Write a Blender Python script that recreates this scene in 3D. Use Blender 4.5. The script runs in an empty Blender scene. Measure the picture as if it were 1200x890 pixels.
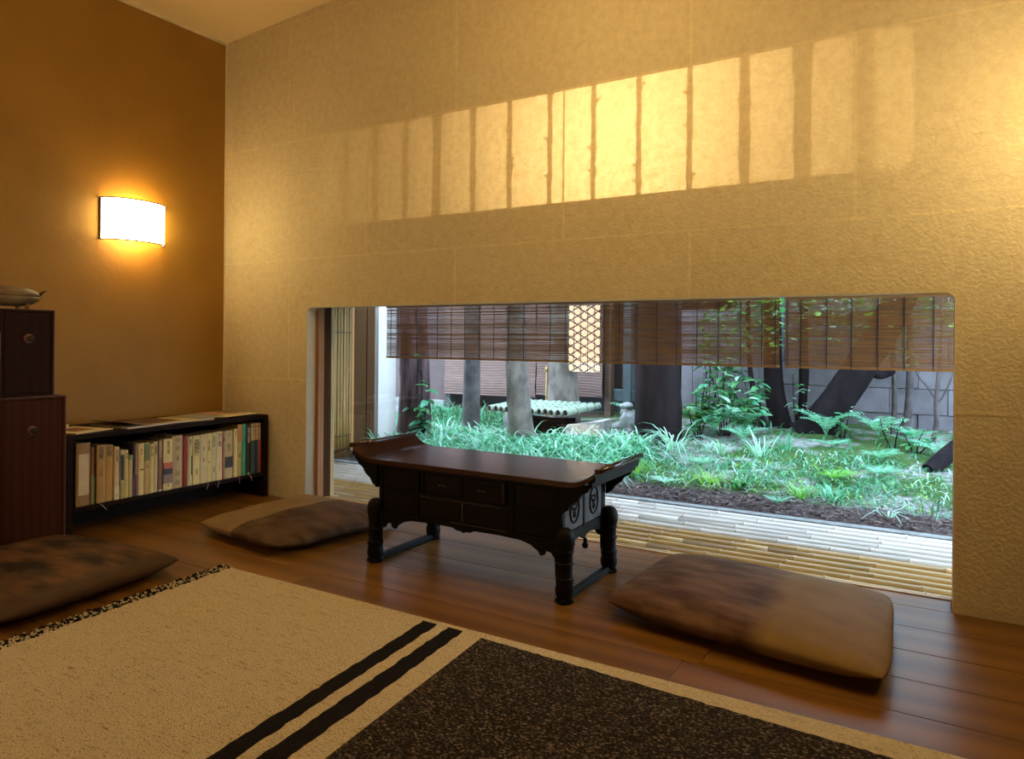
import bpy, bmesh, math, random
from mathutils import Vector, Matrix, noise
PI = math.pi
random.seed(7)
S = bpy.context.scene
COL = S.collection

# ------------------------------------------------------------------ camera
cam = bpy.data.cameras.new('camera'); co = bpy.data.objects.new('camera', cam); COL.objects.link(co)
cam.sensor_width = 36.0; cam.sensor_fit = 'HORIZONTAL'
cam.lens = 828.0 / 1200 * 36
cam.shift_y = -45.2 / 1200
cam.clip_start = 0.05; cam.clip_end = 60
_yaw, _roll = math.radians(30.66), math.radians(0.483)
_r = Vector((math.cos(_yaw), math.sin(_yaw), 0)); _f = Vector((-math.sin(_yaw), math.cos(_yaw), 0)); _u = Vector((0, 0, 1))
_r2 = _r * math.cos(_roll) + _u * math.sin(_roll); _u2 = -_r * math.sin(_roll) + _u * math.cos(_roll)
co.matrix_world = Matrix(((_r2.x, _u2.x, -_f.x, 3.683), (_r2.y, _u2.y, -_f.y, -2.793), (_r2.z, _u2.z, -_f.z, 0.9), (0, 0, 0, 1)))
S.camera = co

# ------------------------------------------------------------------ sky and exposure
w = bpy.data.worlds.new('sky'); S.world = w; w.use_nodes = True
bg = w.node_tree.nodes['Background']
bg.inputs['Color'].default_value = (0.60, 0.78, 1.0, 1)
bg.inputs['Strength'].default_value = 10.0
S.view_settings.view_transform = 'Standard'; S.view_settings.look = 'None'
S.view_settings.exposure = 0.0; S.view_settings.gamma = 1.0
S.view_settings.use_curve_mapping = False
RIGHT_SHADE_STRENGTH = 52.0
SHADE_STRENGTH = 28.0        # wall lamp shades
BULB_POWER = 3.0            # bulbs inside the wall lamps
LANTERN_STRENGTH = 17.0     # lattice lantern at the back of the room
BACKLIGHT_POWER = 17.0      # lamp behind the paper of the high window
FILL_GLOBE_STRENGTH = 42.0      # added globe above the frame, fill for wall and rug
WARM = (1.0, 0.80, 0.42)

# ------------------------------------------------------------------ helpers
def new_mat(name):
    m = bpy.data.materials.new(name); m.use_nodes = True
    nt = m.node_tree; b = nt.nodes['Principled BSDF']
    return m, nt, b

def coords(nt, scale=(1, 1, 1), kind='Object', rot=(0, 0, 0)):
    tc = nt.nodes.new('ShaderNodeTexCoord'); mp = nt.nodes.new('ShaderNodeMapping')
    mp.inputs['Scale'].default_value = scale; mp.inputs['Rotation'].default_value = rot
    nt.links.new(tc.outputs[kind], mp.inputs['Vector']); return mp.outputs['Vector']

def noise_node(nt, vec, scale, detail=4, rough=0.55):
    n = nt.nodes.new('ShaderNodeTexNoise'); n.inputs['Scale'].default_value = scale
    n.inputs['Detail'].default_value = detail; n.inputs['Roughness'].default_value = rough
    nt.links.new(vec, n.inputs['Vector']); return n.outputs['Fac']

def ramp(nt, fac, stops):
    r = nt.nodes.new('ShaderNodeValToRGB'); e = r.color_ramp.elements
    e[0].position, e[0].color = stops[0][0], (*stops[0][1], 1)
    e[1].position, e[1].color = stops[-1][0], (*stops[-1][1], 1)
    for p, c in stops[1:-1]:
        k = e.new(p); k.color = (*c, 1)
    nt.links.new(fac, r.inputs['Fac']); return r.outputs['Color']

def bump(nt, b, height, strength=0.3, dist=0.01):
    n = nt.nodes.new('ShaderNodeBump'); n.inputs['Strength'].default_value = strength; n.inputs['Distance'].default_value = dist
    nt.links.new(height, n.inputs['Height']); nt.links.new(n.outputs['Normal'], b.inputs['Normal']); return n

def M(name, c1, c2=None, scale=8, rough=0.6, stretch=(1, 1, 1), bmp=0.0, bscale=None, dist=0.005, spec=0.5, lo=0.35, hi=0.65, metallic=0, per_obj=0.0, coat=0.0, detail=4):
    m, nt, b = new_mat(name)
    b.inputs['Roughness'].default_value = rough; b.inputs['Specular IOR Level'].default_value = spec
    b.inputs['Metallic'].default_value = metallic; b.inputs['Coat Weight'].default_value = coat
    if c2 is None: c2 = tuple(v * 0.8 for v in c1)
    v = coords(nt, stretch)
    f = noise_node(nt, v, scale, detail)
    col = ramp(nt, f, [(lo, c1), (hi, c2)])
    if per_obj:
        oi = nt.nodes.new('ShaderNodeObjectInfo'); hs = nt.nodes.new('ShaderNodeHueSaturation')
        mr = nt.nodes.new('ShaderNodeMapRange'); mr.inputs['To Min'].default_value = 1 - per_obj; mr.inputs['To Max'].default_value = 1 + per_obj
        nt.links.new(oi.outputs['Random'], mr.inputs['Value']); nt.links.new(mr.outputs['Result'], hs.inputs['Value'])
        nt.links.new(col, hs.inputs['Color']); col = hs.outputs['Color']
    nt.links.new(col, b.inputs['Base Color'])
    if bmp:
        h = noise_node(nt, v, bscale or scale * 4, 5)
        bump(nt, b, h, bmp, dist)
    return m

def emis(name, color, strength):
    m, nt, b = new_mat(name)
    b.inputs['Base Color'].default_value = (*color, 1)
    b.inputs['Emission Color'].default_value = (*color, 1); b.inputs['Emission Strength'].default_value = strength
    return m

class MB:
    """collects geometry for ONE mesh object"""
    def __init__(s): s.v = []; s.f = []; s.m = []; s.sm = []; s.uv = None
    def add(s, vs, fs, mi=0, smooth=False):
        o = len(s.v); s.v += [tuple(p) for p in vs]
        for f in fs: s.f.append([i + o for i in f]); s.m.append(mi); s.sm.append(smooth)
        return s
    def box(s, a, b, mi=0, mtx=None):
        x0, y0, z0 = a; x1, y1, z1 = b
        vs = [Vector(p) for p in ((x0, y0, z0), (x1, y0, z0), (x1, y1, z0), (x0, y1, z0), (x0, y0, z1), (x1, y0, z1), (x1, y1, z1), (x0, y1, z1))]
        if mtx: vs = [mtx @ p for p in vs]
        return s.add(vs, [(3, 2, 1, 0), (4, 5, 6, 7), (0, 1, 5, 4), (1, 2, 6, 5), (2, 3, 7, 6), (3, 0, 4, 7)], mi)
    def tube(s, pts, rads, n=8, mi=0, cap=True, smooth=True, squash=1.0):
        pts = [Vector(p) for p in pts]
        if not hasattr(rads, '__len__'): rads = [rads] * len(pts)
        rings = []; ref = None
        for i, p in enumerate(pts):
            d = (pts[min(i + 1, len(pts) - 1)] - pts[max(i - 1, 0)]).normalized()
            if ref is None: ref = Vector((0, 0, 1)) if abs(d.z) < 0.9 else Vector((1, 0, 0))
            a = d.cross(ref)
            if a.length < 1e-4: a = d.cross(Vector((0, 1, 0)))
            a.normalize(); b = d.cross(a).normalized(); ref = -b if False else ref
            rings.append([p + a * math.cos(2 * PI * k / n) * rads[i] + b * math.sin(2 * PI * k / n) * rads[i] * squash for k in range(n)])
        vs = [q for r in rings for q in r]; fs = []
        for i in range(len(pts) - 1):
            for k in range(n):
                fs.append((i * n + k, i * n + (k + 1) % n, (i + 1) * n + (k + 1) % n, (i + 1) * n + k))
        s.add(vs, fs, mi, smooth)
        if cap:
            o = len(s.v) - len(vs)
            s.f.append([o + k for k in range(n)][::-1]); s.m.append(mi); s.sm.append(False)
            s.f.append([o + (len(pts) - 1) * n + k for k in range(n)]); s.m.append(mi); s.sm.append(False)
        return s
    def lathe(s, prof, c=(0, 0, 0), n=20, mi=0, sx=1, sy=1, smooth=True):
        vs = []; fs = []
        for r, z in prof:
            for k in range(n):
                a = 2 * PI * k / n; vs.append((c[0] + r * math.cos(a) * sx, c[1] + r * math.sin(a) * sy, c[2] + z))
        for i in range(len(prof) - 1):
            for k in range(n): fs.append((i * n + k, i * n + (k + 1) % n, (i + 1) * n + (k + 1) % n, (i + 1) * n + k))
        fs.append(list(range(n))[::-1]); fs.append([(len(prof) - 1) * n + k for k in range(n)])
        return s.add(vs, fs, mi, smooth)
    def prism(s, poly, axis, a, b, mi=0):
        """2D polygon extruded along axis ('x','y','z') from a to b"""
        def P(u, v, t): return {'x': (t, u, v), 'y': (u, t, v), 'z': (u, v, t)}[axis]
        n = len(poly); vs = [P(u, v, a) for u, v in poly] + [P(u, v, b) for u, v in poly]
        fs = [tuple(range(n))[::-1], tuple(range(n, 2 * n))] + [(k, (k + 1) % n, n + (k + 1) % n, n + k) for k in range(n)]
        return s.add(vs, fs, mi)
    def build(s, name, mat, parent=None, loc=None, bevel=0, fix=True):
        me = bpy.data.meshes.new(name); me.from_pydata(s.v, [], s.f)
        for m in (mat if isinstance(mat, (list, tuple)) else [mat]): me.materials.append(m)
        for p, mi, sm in zip(me.polygons, s.m, s.sm): p.material_index = mi; p.use_smooth = sm
        if fix:
            bm = bmesh.new(); bm.from_mesh(me); bmesh.ops.recalc_face_normals(bm, faces=bm.faces); bm.to_mesh(me); bm.free()
        me.update()
        return link(name, me, parent, loc, bevel)

def link(name, me, parent=None, loc=None, bevel=0):
    o = bpy.data.objects.new(name, me); COL.objects.link(o)
    if loc: o.location = loc
    if parent: o.parent = parent
    if bevel:
        b = o.modifiers.new('bevel', 'BEVEL'); b.width = bevel; b.segments = 2; b.limit_method = 'ANGLE'; b.angle_limit = math.radians(40)
    return o

def tag(o, label=None, cat=None, group=None, kind=None):
    if label: o['label'] = label
    if cat: o['category'] = cat
    if group: o['group'] = group
    if kind: o['kind'] = kind
    return o

def thing(name, label, cat, loc=(0, 0, 0), rz=0, group=None):
    o = bpy.data.objects.new(name, None); o.empty_display_size = 0.1; COL.objects.link(o)
    o.location = loc; o.rotation_euler = (0, 0, rz)
    return tag(o, label, cat, group)

def copy_tree(o, kids, parent=None, skip=()):
    c = o.copy(); COL.objects.link(c)
    if parent: c.parent = parent
    for ch in kids.get(o.name, []): copy_tree(ch, kids, c)
    return c

def box_obj(name, a, b, mat, parent=None, bevel=0, kind=None, label=None):
    o = MB().box(a, b).build(name, mat, parent, bevel=bevel)
    return tag(o, label, None, None, kind)

# ------------------------------------------------------------------ materials
def paper_mat(name='washi_wall_paper', gain=1.0):
    m = bpy.data.materials.new(name); m.use_nodes = True; nt = m.node_tree
    b = nt.nodes['Principled BSDF']; out = nt.nodes['Material Output']
    v = coords(nt)
    f1 = noise_node(nt, v, 3, 5); f2 = noise_node(nt, v, 28, 6, 0.75)
    c = ramp(nt, f1, [(0.3, (0.82 * gain, 0.66 * gain, 0.37 * gain)), (0.7, (0.88 * gain, 0.72 * gain, 0.42 * gain))])
    nt.links.new(c, b.inputs['Base Color']); b.inputs['Roughness'].default_value = 0.85; b.inputs['Specular IOR Level'].default_value = 0.25
    bump(nt, b, noise_node(nt, v, 75, 5, 0.6), 0.8, 0.008)
    t = nt.nodes.new('ShaderNodeBsdfTranslucent')
    tc = ramp(nt, f2, [(0.35, (0.62, 0.47, 0.24)), (0.62, (0.92, 0.80, 0.54))])
    nt.links.new(tc, t.inputs['Color'])
    mx = nt.nodes.new('ShaderNodeMixShader'); mx.inputs[0].default_value = 0.36
    nt.links.new(b.outputs[0], mx.inputs[1]); nt.links.new(t.outputs[0], mx.inputs[2]); nt.links.new(mx.outputs[0], out.inputs['Surface'])
    return m
MAT = {}
MAT['paper'] = paper_mat()
MAT['seam_paper'] = paper_mat('washi_overlap_paper', 1.13)
MAT['seam'] = M('washi_seam', (0.78, 0.66, 0.44), (0.70, 0.58, 0.38), 10, 0.8)
MAT['plaster'] = M('cream_plaster', (0.66, 0.56, 0.38), (0.60, 0.50, 0.33), 4, 0.85, bmp=0.2, bscale=60)
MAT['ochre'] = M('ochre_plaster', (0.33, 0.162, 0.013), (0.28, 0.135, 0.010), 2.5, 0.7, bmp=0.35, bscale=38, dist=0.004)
MAT['ceiling'] = M('ceiling_paint', (0.80, 0.62, 0.32), (0.76, 0.58, 0.30), 2, 0.8)
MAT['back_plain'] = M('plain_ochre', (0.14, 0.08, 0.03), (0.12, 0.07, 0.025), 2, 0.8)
MAT['trim'] = M('pale_trim', (0.75, 0.62, 0.40), None, 6, 0.5)

def wood(name, c1, c2, rough=0.35, sc=3.0, stretch=(1, 12, 12), per=0.12, coat=0.0, bmp=0.08, spec=0.5):
    m, nt, b = new_mat(name)
    oi = nt.nodes.new('ShaderNodeObjectInfo'); va = nt.nodes.new('ShaderNodeVectorMath'); va.operation = 'ADD'
    sc3 = nt.nodes.new('ShaderNodeVectorMath'); sc3.operation = 'SCALE'; sc3.inputs['Scale'].default_value = 17.0
    v0 = coords(nt, stretch); cb = nt.nodes.new('ShaderNodeCombineXYZ')
    for k in range(3): nt.links.new(oi.outputs['Random'], cb.inputs[k])
    nt.links.new(cb.outputs[0], sc3.inputs[0]); nt.links.new(v0, va.inputs[0]); nt.links.new(sc3.outputs[0], va.inputs[1])
    v = va.outputs[0]
    n1 = noise_node(nt, v, sc, 3)
    wv = nt.nodes.new('ShaderNodeTexWave'); wv.wave_type = 'BANDS'; wv.bands_direction = 'Y'
    wv.inputs['Scale'].default_value = sc * 0.5; wv.inputs['Distortion'].default_value = 6; wv.inputs['Detail'].default_value = 3; wv.inputs['Detail Scale'].default_value = 0.8
    nt.links.new(v, wv.inputs['Vector'])
    mx = nt.nodes.new('ShaderNodeMath'); mx.operation = 'MULTIPLY_ADD'; mx.inputs[1].default_value = 0.5; 
    nt.links.new(wv.outputs['Fac'], mx.inputs[0])
    hf = nt.nodes.new('ShaderNodeMath'); hf.operation = 'MULTIPLY'; hf.inputs[1].default_value = 0.5; nt.links.new(n1, hf.inputs[0]); nt.links.new(hf.outputs[0], mx.inputs[2])
    col = ramp(nt, mx.outputs[0], [(0.2, c1), (0.8, c2)])
    hs = nt.nodes.new('ShaderNodeHueSaturation'); mr = nt.nodes.new('ShaderNodeMapRange'); mr.inputs['To Min'].default_value = 1 - per; mr.inputs['To Max'].default_value = 1 + per
    nt.links.new(oi.outputs['Random'], mr.inputs['Value']); nt.links.new(mr.outputs['Result'], hs.inputs['Value']); nt.links.new(col, hs.inputs['Color'])
    nt.links.new(hs.outputs['Color'], b.inputs['Base Color'])
    b.inputs['Roughness'].default_value = rough; b.inputs['Coat Weight'].default_value = coat; b.inputs['Coat Roughness'].default_value = 0.2
    b.inputs['Specular IOR Level'].default_value = spec
    bump(nt, b, mx.outputs[0], bmp, 0.002)
    return m
MAT['floor'] = wood('oak_floor', (0.25, 0.110, 0.018), (0.15, 0.062, 0.011), 0.33, 1.0, (0.8, 5, 5), 0.08, spec=0.35, bmp=0.02)
MAT['dark_wood'] = wood('dark_lacquered_wood', (0.008, 0.0028, 0.0018), (0.005, 0.0018, 0.0012), 0.45, 3, (1, 10, 10), 0.05, 0.0, spec=0.15)
MAT['table_top'] = wood('polished_table_wood', (0.050, 0.015, 0.006), (0.026, 0.008, 0.004), 0.22, 3, (1, 10, 10), 0.02, 0.5)
MAT['black_wood'] = M('black_carved_wood', (0.004, 0.003, 0.0025), (0.007, 0.0045, 0.0035), 20, 0.5, spec=0.14)
MAT['chest'] = wood('red_brown_chest_wood', (0.062, 0.017, 0.006), (0.046, 0.012, 0.0045), 0.65, 2.2, (8, 8, 1), 0.05, spec=0.08, bmp=0.02)
MAT['chest_dark'] = wood('dark_chest_wood', (0.026, 0.008, 0.004), (0.020, 0.006, 0.003), 0.65, 2.2, (8, 8, 1), 0.05, spec=0.08, bmp=0.02)
MAT['chest_edge'] = M('worn_chest_edge', (0.20, 0.085, 0.04), (0.09, 0.03, 0.015), 30, 0.5)
MAT['cab_light'] = wood('orange_cabinet_wood', (0.30, 0.13, 0.04), (0.20, 0.08, 0.03), 0.45, 2.2, (8, 8, 1), 0.05)
MAT['shelf'] = M('black_brown_shelf_wood', (0.010, 0.005, 0.004), (0.018, 0.008, 0.005), 9, 0.6, stretch=(1, 1, 6), spec=0.08)
MAT['post_orange'] = wood('orange_frame_wood', (0.42, 0.19, 0.06), (0.32, 0.13, 0.04), 0.5, 3, (9, 9, 1), 0.05)
MAT['post_dark'] = wood('dark_frame_wood', (0.075, 0.035, 0.012), (0.05, 0.022, 0.008), 0.6, 3, (9, 9, 1), 0.05, spec=0.1)
MAT['post_pale'] = wood('pale_frame_wood', (0.62, 0.42, 0.20), (0.50, 0.33, 0.15), 0.5, 3, (9, 9, 1), 0.05)
MAT['beam'] = wood('weathered_beam_wood', (0.10, 0.055, 0.03), (0.06, 0.03, 0.018), 0.7, 3, (1, 9, 9), 0.05)
MAT['iron'] = M('dark_iron', (0.03, 0.018, 0.012), (0.05, 0.03, 0.02), 30, 0.55, metallic=0.2, spec=0.2)
MAT['brass'] = M('aged_metal', (0.35, 0.26, 0.16), (0.2, 0.14, 0.09), 30, 0.4, metallic=0.8)
MAT['rim'] = M('brown_lamp_rim', (0.035, 0.016, 0.008), None, 10, 0.5)
MAT['shade'] = emis('lit_lamp_shade', (1.0, 0.79, 0.41), SHADE_STRENGTH)
MAT['liner'] = emis('inner_lamp_liner', (1.0, 0.80, 0.45), 3.0)
MAT['dim_shade'] = emis('dim_lamp_shade', (1.0, 0.78, 0.40), 12.0)
MAT['bright_shade'] = emis('bright_lamp_shade', (1.0, 0.80, 0.44), RIGHT_SHADE_STRENGTH)
MAT['lantern_paper'] = emis('lit_lantern_paper', (1.0, 0.80, 0.52), LANTERN_STRENGTH)
MAT['charcoal'] = M('lantern_lattice', (0.02, 0.012, 0.008), None, 10, 0.6)
def bamboo_mat(name, c1, c2, rough=0.35, axis=(1, 14, 14)):
    return M(name, c1, c2, 3, rough, stretch=axis, spec=0.35, bmp=0.1, bscale=8, dist=0.002, per_obj=0.08, lo=0.3, hi=0.7)
MAT['bamboo'] = bamboo_mat('aged_bamboo', (0.50, 0.31, 0.095), (0.33, 0.19, 0.05))
MAT['bamboo_skylit'] = bamboo_mat('skylit_bamboo', (0.62, 0.56, 0.50), (0.46, 0.41, 0.36))
MAT['bamboo_v'] = bamboo_mat('upright_bamboo', (0.34, 0.20, 0.06), (0.22, 0.125, 0.035), axis=(14, 14, 1))
MAT['bamboo_green'] = bamboo_mat('green_bamboo', (0.36, 0.42, 0.32), (0.20, 0.30, 0.22), 0.35, axis=(10, 10, 10))
MAT['bamboo_in'] = M('bamboo_hollow', (0.015, 0.010, 0.008), None, 5, 0.9)
MAT['bamboo_end'] = M('bamboo_cut_end', (0.60, 0.48, 0.38), (0.42, 0.30, 0.22), 30, 0.7)
MAT['reed'] = M('brown_blind_reed', (0.42, 0.19, 0.05), (0.22, 0.092, 0.024), 6, 0.6, stretch=(1, 30, 60), lo=0.3, hi=0.7, spec=0.2)
MAT['cord'] = M('dark_cord', (0.02, 0.012, 0.01), None, 5, 0.8)
MAT['soil'] = M('dark_garden_soil', (0.045, 0.03, 0.028), (0.12, 0.09, 0.085), 22, 0.95, bmp=0.8, bscale=45, dist=0.03, spec=0.15)
MAT['leaf_litter'] = M('leaf_litter', (0.22, 0.15, 0.13), (0.025, 0.015, 0.014), 40, 0.85, per_obj=0.3)
MAT['moss'] = M('moss', (0.10, 0.20, 0.045), (0.06, 0.12, 0.04), 30, 0.95, bmp=0.8, bscale=120, dist=0.01)
MAT['curb'] = M('grey_curb', (0.25, 0.26, 0.26), (0.14, 0.15, 0.14), 16, 0.8, bmp=0.4)
MAT['block'] = M('grey_block', (0.19, 0.172, 0.195), (0.125, 0.112, 0.13), 5, 0.9, bmp=0.3, bscale=70, per_obj=0.12)
MAT['stone'] = M('pale_stone', (0.50, 0.46, 0.43), (0.26, 0.24, 0.24), 9, 0.85, bmp=0.6, bscale=40, dist=0.01)
MAT['statue'] = M('granite_statue', (0.36, 0.37, 0.38), (0.20, 0.21, 0.22), 40, 0.85, bmp=0.5, bscale=90)
MAT['bark_red'] = M('fissured_bark', (0.15, 0.09, 0.095), (0.018, 0.010, 0.012), 16, 0.9, stretch=(1, 1, 0.12), bmp=1.0, bscale=26, dist=0.02, spec=0.15)
MAT['bark_grey'] = M('smooth_grey_bark', (0.13, 0.12, 0.12), (0.055, 0.05, 0.052), 9, 0.8, stretch=(1, 1, 1), bmp=0.3, bscale=40, spec=0.15)
MAT['bark_pale'] = M('mottled_bark', (0.22, 0.19, 0.165), (0.05, 0.042, 0.036), 7, 0.8, stretch=(1, 1, 0.6), bmp=0.3, bscale=40, spec=0.15)
MAT['bark_dark'] = M('dark_bark', (0.005, 0.0032, 0.0045), (0.013, 0.009, 0.011), 12, 0.9, stretch=(1, 1, 0.2), bmp=0.6, bscale=30, dist=0.01, spec=0.15)
MAT['stem'] = M('thin_stem', (0.10, 0.085, 0.085), (0.045, 0.035, 0.036), 14, 0.85, bmp=0.3, spec=0.15)
def leaf_mat(name, c1, c2, rough=0.35, tr=0.3):
    m = M(name, c1, c2, 7, rough, per_obj=0.25); nt = m.node_tree; b = nt.nodes['Principled BSDF']; out = nt.nodes['Material Output']
    t = nt.nodes.new('ShaderNodeBsdfTranslucent'); t.inputs['Color'].default_value = (c1[0] * 1.3, c1[1] * 1.5, c1[2], 1)
    mx = nt.nodes.new('ShaderNodeMixShader'); mx.inputs[0].default_value = tr
    nt.links.new(b.outputs[0], mx.inputs[1]); nt.links.new(t.outputs[0], mx.inputs[2]); nt.links.new(mx.outputs[0], out.inputs['Surface'])
    return m
MAT['grass'] = leaf_mat('blue_green_grass', (0.10, 0.38, 0.22), (0.04, 0.20, 0.11), 0.3)
MAT['grass_lime'] = leaf_mat('lime_grass', (0.25, 0.50, 0.08), (0.15, 0.36, 0.06))
MAT['grass_pale'] = leaf_mat('pale_grass', (0.42, 0.66, 0.56), (0.24, 0.46, 0.37), 0.3)
MAT['leaf_dark'] = leaf_mat('dark_glossy_leaf', (0.045, 0.15, 0.07), (0.03, 0.10, 0.045), 0.25)
MAT['leaf'] = leaf_mat('green_leaf', (0.10, 0.30, 0.12), (0.06, 0.20, 0.08), 0.25)
MAT['leaf_lime'] = leaf_mat('bright_leaf', (0.16, 0.42, 0.05), (0.10, 0.30, 0.04), 0.3)
MAT['fern'] = leaf_mat('fern_green', (0.20, 0.48, 0.34), (0.10, 0.32, 0.20), 0.35)
MAT['cream'] = M('cream_paper', (0.68, 0.58, 0.38), (0.62, 0.52, 0.34), 8, 0.7)

# ================================================================== STRUCTURE
OX0, OX1, OZ = 0.700, 3.752, 1.076          # big opening
WX0, WX1, WZ0, WZ1 = 0.818, 3.622, 1.515, 2.005   # high paper window
RX, FY = 4.35, -4.3                          # right wall x, front wall y
def ceil_z(x): return 2.684 + 0.066 * x

def rrect(x0, x1, z0, z1, r, corners=(1, 1, 1, 1), n=6):
    pts = []
    for (cx, cz, a0, on, px, pz) in ((x1 - r, z1 - r, 0, corners[0], x1, z1), (x0 + r, z1 - r, 90, corners[1], x0, z1), (x0 + r, z0 + r, 180, corners[2], x0, z0), (x1 - r, z0 + r, 270, corners[3], x1, z0)):
        if on:
            for k in range(n + 1):
                a = math.radians(a0 + 90 * k / n); pts.append((cx + r * math.cos(a), cz + r * math.sin(a)))
        else: pts.append((px, pz))
    return pts

def plate(outer, holes, thick):
    """flat plate in the XY plane with holes, as a mesh"""
    cu = bpy.data.curves.new('tmp', 'CURVE'); cu.dimensions = '2D'; cu.fill_mode = 'BOTH'; cu.extrude = thick / 2
    for pl in [outer] + holes:
        sp = cu.splines.new('POLY'); sp.points.add(len(pl) - 1)
        for p, q in zip(sp.points, pl): p.co = (q[0], q[1], 0, 1)
        sp.use_cyclic_u = True
    o = bpy.data.objects.new('tmp', cu); COL.objects.link(o)
    me = bpy.data.meshes.new_from_object(o.evaluated_get(bpy.context.evaluated_depsgraph_get()))
    bpy.data.objects.remove(o); bpy.data.curves.remove(cu)
    return me

# window wall: plaster core with the two openings
RXo = 4.48
outer = [(-0.45, -0.15), (OX0, -0.15), (OX0, OZ - 0.03)] + [(OX0 + 0.03 - 0.03 * math.cos(math.radians(a)), OZ - 0.03 + 0.03 * math.sin(math.radians(a))) for a in range(15, 90, 15)] + [(OX0 + 0.03, OZ), (OX1 - 0.03, OZ)] + [(OX1 - 0.03 + 0.03 * math.sin(math.radians(a)), OZ - 0.03 + 0.03 * math.cos(math.radians(a))) for a in range(15, 90, 15)] + [(OX1, OZ - 0.03), (OX1, -0.15), (RXo, -0.15), (RXo, ceil_z(RXo) + 0.1), (-0.45, ceil_z(0) + 0.1)]
me = plate(outer, [rrect(WX0, WX1, WZ0, WZ1, 0.035)], 0.066)
me.transform(Matrix.Translation((0, 0.0355, 0)) @ Matrix.Rotation(PI / 2, 4, 'X'))
me.materials.append(MAT['plaster'])
wall_back = link('wall_back', me); tag(wall_back, kind='structure')

# washi sheets, each its own piece, in a running bond
HZ = [0.0, 0.673, 1.347, 2.012, 2.690, 3.2]
path = [(-9, 0.673), (OX0, 0.673), (OX0, OZ - 0.03)] + [(OX0 + 0.03 - 0.03 * math.cos(math.radians(a)), OZ - 0.03 + 0.03 * math.sin(math.radians(a))) for a in range(15, 90, 15)] + [(OX0 + 0.03, OZ), (OX1 - 0.03, OZ)] + [(OX1 - 0.03 + 0.03 * math.sin(math.radians(a)), OZ - 0.03 + 0.03 * math.cos(math.radians(a))) for a in range(15, 90, 15)] + [(OX1, OZ - 0.03), (OX1, 0.673), (9, 0.673)]
def sheet(poly):
    mb = MB(); mb.add([(x, 0.0, z) for x, z in poly], [tuple(range(len(poly)))])
    return mb.build('paper_sheet', MAT['paper'], wall_back, fix=False)
def seam(x0, x1, z0, z1):
    r = random.uniform(0.0014, 0.0022)
    return MB().add([(x0, -r, z0), (x1, -r, z0), (x1, -r, z1), (x0, -r, z1), (x0, 0, z0), (x1, 0, z0), (x1, 0, z1), (x0, 0, z1)], [(0, 1, 2, 3), (0, 4, 5, 1), (3, 2, 6, 7), (0, 3, 7, 4), (1, 5, 6, 2)]).build('seam_overlap', MAT['seam_paper'], wall_back, fix=False)
for c in range(5):
    z0, z1 = HZ[c], HZ[c + 1]
    xs = [0.0, 1.135, 2.284, 3.446, RX] if c in (2, 4) else [0.0, 0.56, 1.702, 2.848, 3.99, RX]
    if c == 0: xs = [0.0, OX0, OX1, RX]
    for i in range(len(xs) - 1):
        x0, x1 = xs[i], xs[i + 1]
        if c == 0:
            if i == 1: continue
            sheet([(x0, z0), (x1, z0), (x1, z1), (x0, z1)])
        elif c == 1:
            low = []
            for k in range(len(path) - 1):
                a, b = path[k], path[k + 1]
                for t in (a,):
                    if x0 <= t[0] <= x1: low.append(t)
                for xx in (x0, x1):
                    if a[0] < xx < b[0]: low.append((xx, a[1] + (b[1] - a[1]) * (xx - a[0]) / (b[0] - a[0])))
            low2 = sorted(set(low), key=lambda p: low.index(p))
            if x0 > OX1 or x1 < OX0: low2 = [(x0, z0), (x1, z0)]
            # order along the path
            sheet(low2 + [(x1, z1), (x0, z1)])
        elif c >= 3:
            t0, t1 = min(z1, ceil_z(x0)), min(z1, ceil_z(x1))
            if t0 <= z0 and t1 <= z0: continue
            if t0 < z0 + 0.02:
                xc = (z0 - 2.684) / 0.066
                if xc >= x1: continue
                sheet([(max(xc, x0), z0), (x1, z0), (x1, t1)])
            else: sheet([(x0, z0), (x1, z0), (x1, t1), (x0, t0)])
        else: sheet([(x0, z0), (x1, z0), (x1, z1), (x0, z1)])
        if 0 < i and c in (1, 2, 3):
            seam(x0 - 0.005, x0 + 0.005, max(z0, OZ if OX0 < x0 < OX1 else z0), z1)
    if c in (1, 2, 3, 4):
        if c == 1: seam(0, OX0, z0 - 0.005, z0 + 0.005); seam(OX1, RX, z0 - 0.005, z0 + 0.005)
        else: seam(0 if z0 < 2.6 else 0.1, RX, z0 - 0.005, z0 + 0.005)

# other walls
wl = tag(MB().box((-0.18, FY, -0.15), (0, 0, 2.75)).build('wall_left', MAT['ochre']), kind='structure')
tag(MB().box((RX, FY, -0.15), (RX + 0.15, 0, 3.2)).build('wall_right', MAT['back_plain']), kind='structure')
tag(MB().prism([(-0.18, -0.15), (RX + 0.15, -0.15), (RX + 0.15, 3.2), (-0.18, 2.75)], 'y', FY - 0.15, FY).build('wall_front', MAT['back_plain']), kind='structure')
mb = MB(); z0, z1 = ceil_z(0), ceil_z(RX + 0.15)
mb.prism([(-0.2, ceil_z(-0.2)), (RX + 0.15, z1), (RX + 0.15, z1 + 0.12), (-0.2, z0 + 0.12)], 'y', FY - 0.15, 0.0)
tag(mb.build('ceiling', MAT['ceiling']), kind='structure')
tag(MB().box((0.0, FY, 2.672), (0.012, -0.001, 2.684)).build('trim_1', MAT['trim']), kind='structure')
tag(MB().box((0.0, -0.006, 0.0), (0.006, 0.0, 2.674)).build('trim_2', MAT['trim']), kind='structure')

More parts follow.
